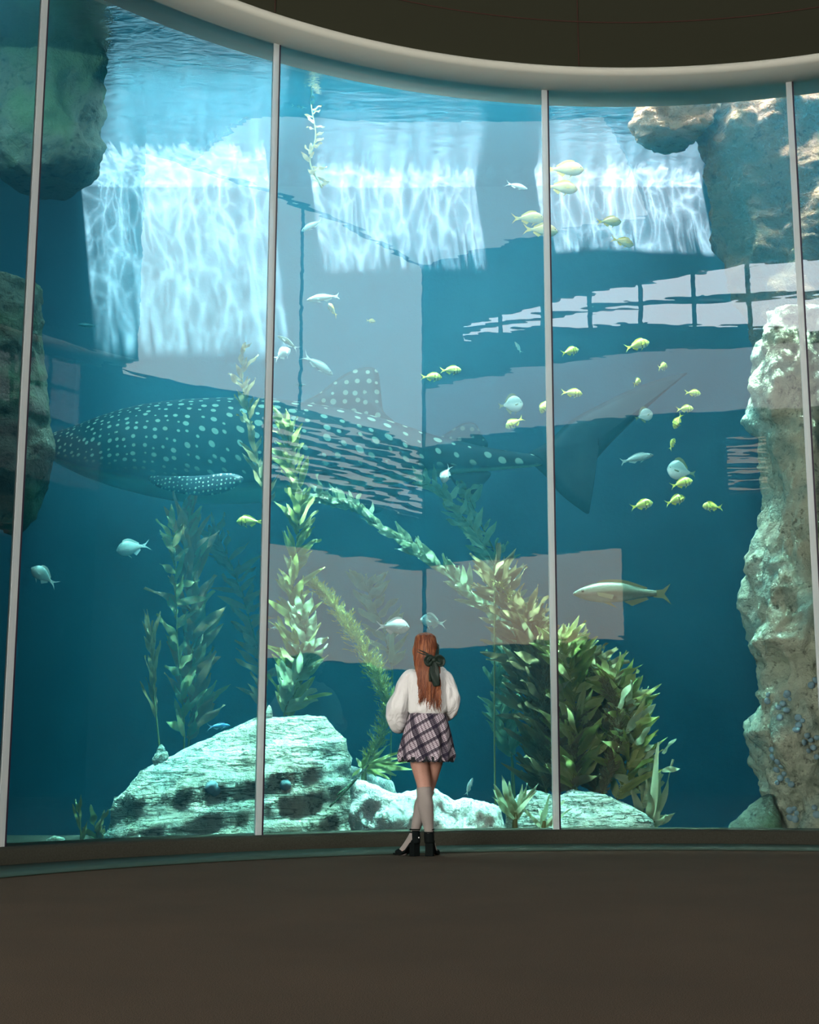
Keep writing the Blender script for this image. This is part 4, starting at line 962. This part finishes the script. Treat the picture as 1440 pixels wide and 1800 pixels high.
woman = empty('person', W(745, 1503)); tag(woman, 'standing woman seen from behind, long red hair, white blouse and plaid mini skirt', 'person')
WO = woman.location.copy()
def skin_mesh(name, nodes, edges_, mat, parent, sub=2):
    me = bpy.data.meshes.new(name+'_skel'); me.from_pydata([tuple(n[0]-WO) for n in nodes], edges_, []); me.update()
    o = bpy.data.objects.new(name+'_skel', me); COL.objects.link(o)
    md = o.modifiers.new('skin', 'SKIN'); md.use_smooth_shade = True; md.branch_smoothing = 0.4
    if not me.skin_vertices: 
        bpy.context.view_layer.objects.active = o
    lay = me.skin_vertices[0].data if me.skin_vertices else None
    if lay is None: raise RuntimeError('skin layer')
    for i, n in enumerate(nodes):
        lay[i].radius = (n[1], n[2] if len(n) > 2 else n[1]); lay[i].use_root = (i == 0)
    s = o.modifiers.new('sub', 'SUBSURF'); s.levels = sub; s.render_levels = sub
    bpy.context.view_layer.update(); dg = bpy.context.evaluated_depsgraph_get()
    m2 = bpy.data.meshes.new_from_object(o.evaluated_get(dg)); m2.name = name
    bpy.data.objects.remove(o); bpy.data.meshes.remove(me)
    m2.materials.clear(); m2.materials.append(mat)
    m2.polygons.foreach_set('use_smooth', [True]*len(m2.polygons))
    r = bpy.data.objects.new(name, m2); return link(r, parent)
def interp_path(P, n):
    pts = spline([p[0] for p in P], n); m = len(P)-1; R = []
    for i in range(n+1):
        t = i/n*m; k = min(int(t), m-1); u = t-k; R.append(tuple(P[k][1+q]*(1-u)+P[k+1][1+q]*u for q in range(2)))
    return pts, R
def loft(P, n=24, seg=20, ref=Vector((0, 1, 0)), wr=0.0, seed=0, cap=True, fz=9.0):
    """tube along control points (pos, r_side, r_front); wr adds cloth folds"""
    pts, R = interp_path(P, n); vs, fs = [], []
    for i, p in enumerate(pts):
        t = (pts[min(i+1, n)]-pts[max(i-1, 0)]).normalized(); s = t.cross(ref)
        s = s.normalized() if s.length > 1e-4 else Vector((1, 0, 0)); f = s.cross(t).normalized()
        for k in range(seg):
            a = 2*PI*k/seg; k1 = 1.0
            if wr: k1 += wr*mnoise.noise(Vector((math.cos(a)*2+seed, math.sin(a)*2, i/n*fz)))+wr*0.35*math.sin(a*5+i/n*4+seed)+wr*0.7*abs(mnoise.noise(Vector((math.cos(a)*3.4+seed*2, math.sin(a)*3.4, i/n*fz*.45))))
            vs.append(p+(s*math.cos(a)*R[i][0]+f*math.sin(a)*R[i][1])*k1-WO)
    for i in range(n):
        for k in range(seg):
            q = (k+1) % seg; fs.append((i*seg+k, i*seg+q, (i+1)*seg+q, (i+1)*seg+k))
    if cap: fs += [tuple(range(seg))[::-1], tuple(n*seg+k for k in range(seg))]
    return vs, fs
def join(parts):
    V, F = [], []
    for vs, fs in parts:
        b = len(V); V += vs; F += [tuple(b+i for i in f) for f in fs]
    return V, F
# ---- body
hipL, hipR = W(736, 1296), W(766, 1296)
thL, thR = W(737, 1338, -.01), W(763, 1338, .05)
kneeL, kneeR = W(746, 1384, -.02), W(752, 1386, .10)
cfL, cfR = W(747, 1415, -.04), W(742, 1415, .09)
anL, anR = W(754.5, 1463, -.02), W(729.5, 1463, .05)
ballL, ballR = W(762, 1498, .11), W(708, 1497, .10)
toeL, toeR = ballL+Vector((.012, .05, -.012)), ballR+Vector((-.045, .035, -.012))
N = [(W(751, 1288), .135, .105), (W(752, 1254), .105, .080), (W(752, 1215), .125, .085), (W(752, 1192, .0), .105, .068), (W(751, 1173, .01), .045, .045), (W(750, 1158, .025), .045, .048),
     (W(748, 1146, .035), .066, .080), (W(748, 1130, .035), .074, .090), (W(748, 1120, .03), .052, .062),
     (hipL, .095, .095), (thL, .083, .083), (W(742, 1362, -.015), .066, .068), (kneeL, .054, .056), (cfL, .055, .058), (W(751, 1440, -.035), .040, .042), (anL, .030, .034),
     (hipR, .095, .095), (thR, .080, .080), (W(758, 1362, .07), .064, .066), (kneeR, .053, .055), (cfR, .053, .056), (W(735, 1440, .065), .040, .042), (anR, .030, .034),
     (W(722, 1192, .0), .036, .036), (W(708, 1220, -.01), .034, .034), (W(699, 1246, .0), .036, .036), (W(703, 1268, .10), .031, .031), (W(719, 1278, .20), .024, .022),
     (W(783, 1192, .0), .036, .036), (W(793, 1218, -.01), .034, .034), (W(799, 1240, .02), .036, .036), (W(790, 1258, .13), .031, .031), (W(774, 1272, .21), .024, .022),
     (W(757, 1482, .045), .030, .034), (ballL, .034, .022), (toeL, .022, .014),
     (W(719, 1482, .075), .030, .034), (ballR, .034, .022), (toeR, .022, .014)]
E_ = [(0, 1), (1, 2), (2, 3), (3, 4), (4, 5), (5, 6), (6, 7), (7, 8), (0, 9), (9, 10), (10, 11), (11, 12), (12, 13), (13, 14), (14, 15), (0, 16), (16, 17), (17, 18), (18, 19), (19, 20), (20, 21), (21, 22),
      (3, 23), (23, 24), (24, 25), (25, 26), (26, 27), (3, 28), (28, 29), (29, 30), (30, 31), (31, 32), (15, 33), (33, 34), (34, 35), (22, 36), (36, 37), (37, 38)]
# hands: palm, four unequal curled fingers and a thumb each, clasped in front of the waist
def hand(wi, wrist, dirx, front):
    palm = wrist+Vector((dirx*.055, .035, -.012)); i0 = len(N); N.append((palm, .030, .016)); E_.append((wi, i0))
    for k, L in enumerate((.070, .078, .073, .058)):
        off = Vector((0, .0, .026-.017*k)); a = palm+Vector((dirx*.035, 0.004, 0))+off
        b = a+Vector((dirx*L*.45, .006, -.004)); c_ = b+Vector((dirx*L*.30, -.018*front, -.008)); d_ = c_+Vector((dirx*L*.12, -.020*front, -.008))
        j = len(N); N.extend([(a, .0090), (b, .0085), (c_, .0080), (d_, .0068)]); E_.extend([(i0, j), (j, j+1), (j+1, j+2), (j+2, j+3)])
    a = palm+Vector((dirx*-.005, -.004, .030)); b = a+Vector((dirx*.024, -.008, .020)); c_ = b+Vector((dirx*.024, -.004, .006)); j = len(N)
    N.extend([(a, .0115), (b, .0100), (c_, .0080)]); E_.extend([(i0, j), (j, j+1), (j+1, j+2)])
hand(27, N[27][0], 1, 1); hand(32, N[32][0], -1, -1)
body = skin_mesh('body', N, E_, M_skin, woman)
# face, turned to the tank and tilted up a little
hc = W(748, 1136, .035)
def blob(c, r, sub=2):
    bm = bmesh.new(); bmesh.ops.create_icosphere(bm, subdivisions=sub, radius=1)
    vs = [Vector((v.co.x*r[0], v.co.y*r[1], v.co.z*r[2]))+c-WO for v in bm.verts]; bm.verts.index_update(); fs = [tuple(v.index for v in f.verts) for f in bm.faces]; bm.free(); return vs, fs
for nm, c_, r, m in [('nose', (0, .098, -.008), (.012, .018, .020), M_skin), ('chin', (0, .066, -.072), (.028, .026, .022), M_skin), ('ear', (-.078, .005, -.01), (.010, .020, .030), M_skin), ('ear', (.078, .005, -.01), (.010, .020, .030), M_skin),
                     ('eye', (-.030, .083, .012), (.012, .008, .009), M_pearl), ('eye', (.030, .083, .012), (.012, .008, .009), M_pearl), ('mouth', (0, .087, -.042), (.022, .008, .007), plain('lips', (.5, .12, .1), .4))]:
    vs, fs = blob(hc+Vector(c_), r); mesh_obj(nm, vs, fs, m, woman, smooth=True)
# ---- blouse: torso and two full gathered sleeves, one garment
def torso():
    return loft([(W(752, 1258), .118, .100), (W(752, 1251), .150, .120), (W(752, 1238), .155, .122), (W(752, 1215), .160, .118), (W(752, 1198), .172, .108), (W(752, 1187), .168, .092), (W(752, 1180), .140, .078), (W(751, 1174), .090, .064), (W(751, 1168), .055, .054)], 44, 64, wr=0.085, seed=2, fz=6)
slL = loft([(W(731, 1190), .050, .060), (W(722, 1190), .056, .062), (W(713, 1202), .058, .062), (W(707, 1220), .066, .068), (W(700, 1243), .082, .082), (W(698, 1260, .03), .086, .078), (W(702, 1274, .08), .072, .060), (W(710, 1279, .13), .040, .035), (W(717, 1279, .17), .028, .028)], 48, 48, wr=0.15, seed=5)
slR = loft([(W(773, 1190), .050, .060), (W(782, 1191), .054, .060), (W(788, 1204), .056, .060), (W(792, 1220), .066, .070), (W(793, 1236, .01), .068, .070), (W(789, 1249, .05), .064, .060), (W(783, 1258, .11), .050, .045), (W(776, 1264, .17), .028, .028)], 48, 48, wr=0.15, seed=9)
vs, fs = join([torso(), slL, slR]); mesh_obj('blouse', vs, fs, M_blouse, woman, smooth=True)
# ---- skirt
vs, fs, uvs = [], [], []; n, seg = 30, 160
zt = W(752, 1253).z; zb_ = W(752, 1337).z; cw = W(751.5, 1253); ch = W(749, 1334)
ri = []
for i in range(n+1):
    u = i/n; r = .135+(.213-.135)*(min(1, u*1.15)**0.72); rf = .105+(.185-.105)*(u**.75); amp = .014*u**1.3
    if u > .93: amp *= .8; r -= .012*(u-.93)/.07
    for k in range(seg+1):
        a = 2*PI*k/seg; fold = amp*(math.sin(a*11+1.3+u)+.6*math.sin(a*17+2.2*u))
        x = cw.x+(ch.x-cw.x)*u+(r+fold)*math.cos(a); y = YP+(rf+fold)*math.sin(a)+(-.035*math.sin(PI*min(1, u*1.4)) if math.sin(a) < 0 else 0)
        z = zt+(zb_-zt)*u+(.010*math.sin(a*11)*u if u > .9 else 0)
        vs.append(Vector((x, y, z))-WO); uvs.append((a*0.19*(0.72+.28*u), -(zt-z)))
for i in range(n):
    for k in range(seg): p = i*(seg+1)+k; fs.append((p, p+seg+1, p+seg+2, p+1))
sk = mesh_obj('skirt', vs, fs, M_skirt, woman, smooth=True); uvl = sk.data.uv_layers.new(name='UVMap')
for lp in sk.data.loops: uvl.data[lp.index].uv = uvs[lp.vertex_index]
vs, fs = [], []
for i in range(3):
    for k in range(161):
        a = 2*PI*k/160; r = .200+.012*math.sin(a*23)+.004*i; vs.append(Vector((ch.x+r*math.cos(a), YP+(r-.028)*math.sin(a), zb_+.03-.020*i+.004*math.sin(a*31)))-WO)
for i in range(2):
    for k in range(160): p = i*161+k; fs.append((p, p+161, p+162, p+1))
mesh_obj('hem_ruffle', vs, fs, plain('hem_ruffle', (.012, .016, .02), .9), sk, smooth=True)
so = sk.modifiers.new('cloth', 'SOLIDIFY'); so.thickness = 0.004
vs, fs = loft([(W(752, 1251), .130, .102), (W(752, 1258), .141, .112)], 4, 60, cap=False); wb_ = mesh_obj('waistband', vs, fs, plain('waistband', (.03, .025, .045), .8), sk, smooth=True)
# ---- socks, crossed calves
s1 = loft([(W(745.5, 1385, -.02), .0600, .0600), (W(746.5, 1400, -.03), .0600, .0620), (W(748, 1416, -.04), .0625, .0640), (W(750.5, 1434, -.037), .0520, .0530), (W(753, 1450, -.03), .0405, .0420), (anL, .0340, .0380), (W(757, 1482, .045), .0335, .0360), (ballL, .0350, .0230), (toeL, .020, .012)], 60, 28)
s2 = loft([(W(752, 1387, .10), .0580, .0580), (W(747, 1400, .095), .0580, .0600), (W(742, 1416, .09), .0600, .0620), (W(737, 1434, .07), .0500, .0520), (W(732.5, 1450, .055), .0400, .0420), (anR, .0340, .0380), (W(719, 1482, .075), .0335, .0360), (ballR, .0350, .0230), (toeR, .020, .012)], 60, 28)
for s_ in (s1, s2): mesh_obj('sock', s_[0], s_[1], M_sock, woman, smooth=True)
# ---- block heeled ankle strap shoes
def shoe(an, heel_px, ball, toe, name='shoe'):
    hz = Vector((an.x, an.y, 0)); heel = at(*heel_px, YP-.03); heel.z = 0
    d = Vector((toe.x-heel.x, toe.y-heel.y, 0)).normalized(); s = Vector((d.y, -d.x, 0))
    P = []
    def box_loft(rows):  # rows: (centre, half width, bottom z, top z)
        vs, fs = [], []
        for c, w, z0, z1 in rows:
            for sg, z in ((-1, z0), (1, z0), (1, z1), (-1, z1)): vs.append(Vector((c.x, c.y, z))+s*w*sg-WO)
        for i in range(len(rows)-1):
            for k in range(4): q = (k+1) % 4; fs.append((i*4+k, i*4+q, i*4+4+q, i*4+4+k))
        fs += [(3, 2, 1, 0), tuple((len(rows)-1)*4+k for k in range(4))]; return vs, fs
    b0 = Vector((ball.x, ball.y, 0)); t0 = Vector((toe.x, toe.y, 0)); h0 = heel
    sole = box_loft([(h0-d*.012, .030, .095, .112), (h0+d*.03, .034, .088, .105), (h0.lerp(b0, .6), .032, .030, .046), (b0-d*.01, .042, .004, .022), (b0+d*.035, .042, .003, .018), (t0+d*.022, .022, .004, .016)])
    root = mesh_obj(name, sole[0], sole[1], M_shoe, woman)
    hv = box_loft([(h0-d*.014, .030, .003, .100), (h0+d*.012, .033, .003, .098), (h0+d*.040, .030, .003, .086)]); mesh_obj('heel', hv[0], hv[1], M_shoe, root)
    # counter at the back of the foot up to the ankle strap
    vs, fs = [], []; nn = 14
    for i in range(8):
        z = .10+(an.z+.012-.10)*i/7; c = h0.lerp(Vector((an.x, an.y, 0)), i/7*.85); rr = .036+.004*math.sin(i/7*PI)
        for k in range(nn):
            a = PI*(0.12+0.76*k/(nn-1)) if i > 1 else PI*(0.0+1.0*k/(nn-1))
            vs.append(c+s*rr*math.cos(a)*1.0-d*(rr*1.15*math.sin(a)-.012)+Vector((0, 0, z))-WO)
    for i in range(7):
        for k in range(nn-1): p = i*nn+k; fs.append((p, p+1, p+nn+1, p+nn))
    cn = mesh_obj('heel_counter', vs, fs, M_shoe, root, smooth=True); m_ = cn.modifiers.new('t', 'SOLIDIFY'); m_.thickness = .004
    for dz in (0.0, .022):
        vs, fs = [], []; c = Vector((an.x, an.y, an.z+dz)); sg = 26
        for i in range(sg):
            a = 2*PI*i/sg; o_ = s*math.cos(a)+d*math.sin(a)*1.1
            for q in range(6): b = 2*PI*q/6; vs.append(c+o_*(.038+.004*math.cos(b))+Vector((0, 0, .0055*math.sin(b)))-WO)
        for i in range(sg):
            for q in range(6): fs.append((i*6+q, ((i+1) % sg)*6+q, ((i+1) % sg)*6+(q+1) % 6, i*6+(q+1) % 6))
        mesh_obj('ankle_strap', vs, fs, M_shoe, root, smooth=True)
    vs, fs = blob(b0+d*.022+Vector((0, 0, .022)), (1, 1, 1), 3)
    vs = [Vector((b0.x, b0.y, 0))+d*(.022+.048*(v+WO-b0-d*.022-Vector((0, 0, .022))).y)+s*(.046*(v+WO-b0-d*.022-Vector((0, 0, .022))).x)+Vector((0, 0, .024+.026*(v+WO-b0-d*.022-Vector((0, 0, .022))).z))-WO for v in vs]
    mesh_obj('toe_cap', vs, fs, M_shoe, root, smooth=True)
    vs, fs = blob(Vector((h0.x, h0.y, an.z-.035))-d*.022+s*.012, (.006, .006, .006), 1); mesh_obj('stud', vs, fs, M_pearl, root)
shoe(anL, (755, 1506), ballL, toeL); shoe(anR, (731, 1504), ballR, toeR)
# ---- hair: fitted cap over the skull, then locks that fall down the back and fray into curls
rnd = random.Random(11); V, F = [], []
vs, fs = loft([(W(748, 1111.5, .02), .012, .012), (W(748, 1114, .02), .052, .056), (W(748, 1120, .018), .080, .086), (W(748, 1131, .012), .092, .104), (W(748, 1142, .005), .093, .104), (W(748.5, 1153, -.01), .092, .092), (W(750, 1164, -.03), .098, .076), (W(752, 1176, -.05), .098, .060), (W(753, 1190, -.065), .094, .048), (W(754, 1203, -.075), .080, .036), (W(755, 1211, -.085), .056, .024), (W(756, 1217, -.085), .030, .014)], 60, 60, wr=0.035, seed=4, fz=5)
V, F = vs, fs
def lock(path, r0, r1, seg=7, n=22, curl=0.0, ph=0.0, k=3.0):
    pts = spline(path, n)
    pts = [p+Vector((math.sin(ph+i/n*2*PI*k), .6*math.cos(ph+i/n*2*PI*k), 0))*curl*(i/n)**1.5 for i, p in enumerate(pts)]
    vs, fs = [], []; tube_into(vs, fs, pts, r0, r1, seg)
    for i in range(len(pts)):      # taper to a point at both ends
        w = min(1, (i+1)/4)*(1-(i/n)**3*.75)
        for q in range(seg): vs[i*seg+q] = pts[i]+(vs[i*seg+q]-pts[i])*w
    return [v_-WO for v_ in vs], fs
parts = [(V, F)]
for k in range(150):
    a = rnd.uniform(0, 1); x0 = 730+36*a; top_ = W(748+(x0-748)*.55, 1118+rnd.uniform(-3, 6), -.06-.03*math.sin(PI*a))
    mid = W(731+35*a, 1150, -.055-.05*math.sin(PI*a)); nk = W(733+38*a, 1180, -.10-.025*math.sin(PI*a))
    end = rnd.choice([(737, 1240), (752, 1252), (770, 1252), (744, 1232), (762, 1240), (774, 1225)]); xe = 736+38*a
    e1 = W(xe*.7+end[0]*.3, 1208, -.125); e2 = W(end[0]*.85+xe*.15+rnd.uniform(-2, 2), end[1]-rnd.uniform(0, 22), -.13)
    parts.append(lock([top_, mid, nk, e1, e2], rnd.uniform(.006, .011), .0035, curl=rnd.uniform(.006, .016), ph=rnd.uniform(0, 6), k=rnd.uniform(2, 4)))
for (x, y, xe, ye) in ((742, 1205, 738, 1243), (750, 1205, 752, 1250), (756, 1205, 756, 1254), (768, 1205, 769, 1250), (772, 1200, 774, 1256), (746, 1200, 741, 1236)):
    for q in range(5):
        parts.append(lock([W(x+rnd.uniform(-3, 3), y, -.11), W((x+xe)/2+rnd.uniform(-2, 2), (y+ye)/2-5, -.13), W(xe+rnd.uniform(-2, 2), ye-rnd.uniform(0, 8), -.125)], .009, .003, curl=.009, ph=q*1.2, k=3))
for q in range(10):     # loose side hair on the left of the face
    parts.append(lock([W(730+rnd.uniform(-1, 2), 1128, -.02), W(726.5+rnd.uniform(-1, 2), 1145, -.02), W(729+rnd.uniform(-1, 3), 1166+rnd.uniform(-3, 6), -.03)], .007, .003, curl=.004, ph=q))
V, F = join(parts); hair = mesh_obj('hair', V, F, M_hair, woman, smooth=True)
# ---- scarf knot, loops and tail
def ribbon(path, w, th=.004, n=24, wf=None, tw=0.0, parent=None, name='scarf_tail'):
    pts = spline(path, n); vs, fs = [], []
    for i, p in enumerate(pts):
        t = (pts[min(i+1, n)]-pts[max(i-1, 0)]).normalized(); s = t.cross(Vector((0, -1, 0.05))).normalized(); nn = s.cross(t)
        a = tw*i/n; s2 = s*math.cos(a)+nn*math.sin(a); ww = w*(wf(i/n) if wf else 1)
        for q in range(7):
            u = q/6*2-1; vs.append(p+s2*ww*u*.5+nn*.008*math.cos(u*3+i*.3)-WO)
    for i in range(n):
        for q in range(6): p = i*7+q; fs.append((p, p+1, p+8, p+7))
    o = mesh_obj(name, vs, fs, M_scarf, parent, smooth=True); m_ = o.modifiers.new('t', 'SOLIDIFY'); m_.thickness = th; return o
kn = W(763, 1160, -.135)
vs, fs = blob(kn, (.024, .020, .022), 3); scarf = mesh_obj('scarf', vs, fs, M_scarf, woman, smooth=True)
ribbon([kn, W(756, 1156, -.155), W(750, 1161, -.15), W(754, 1167, -.15), kn], .045, parent=scarf, name='bow_loop')
ribbon([kn, W(770, 1155, -.16), W(777, 1160, -.15), W(775, 1167, -.15), kn], .045, parent=scarf, name='bow_loop')
ribbon([kn, W(764, 1176, -.155), W(765, 1190, -.165), W(768, 1206, -.165)], .060, wf=lambda u: .45+.75*math.sin(PI*min(1, u*.75+.1)), parent=scarf)
ribbon([kn, W(760, 1174, -.15), W(757, 1186, -.155), W(756, 1198, -.155)], .035, wf=lambda u: .5+.5*math.sin(PI*min(1, u+.1)), parent=scarf)
ribbon([kn, W(752, 1152, -.125), W(740, 1146, -.10), W(730, 1140, -.03), W(728.5, 1136, .03)], .022, parent=scarf, name='scarf_band')
ribbon([kn, W(768, 1152, -.10), W(770, 1142, -.04), W(769.5, 1132, .03)], .022, parent=scarf, name='scarf_band')
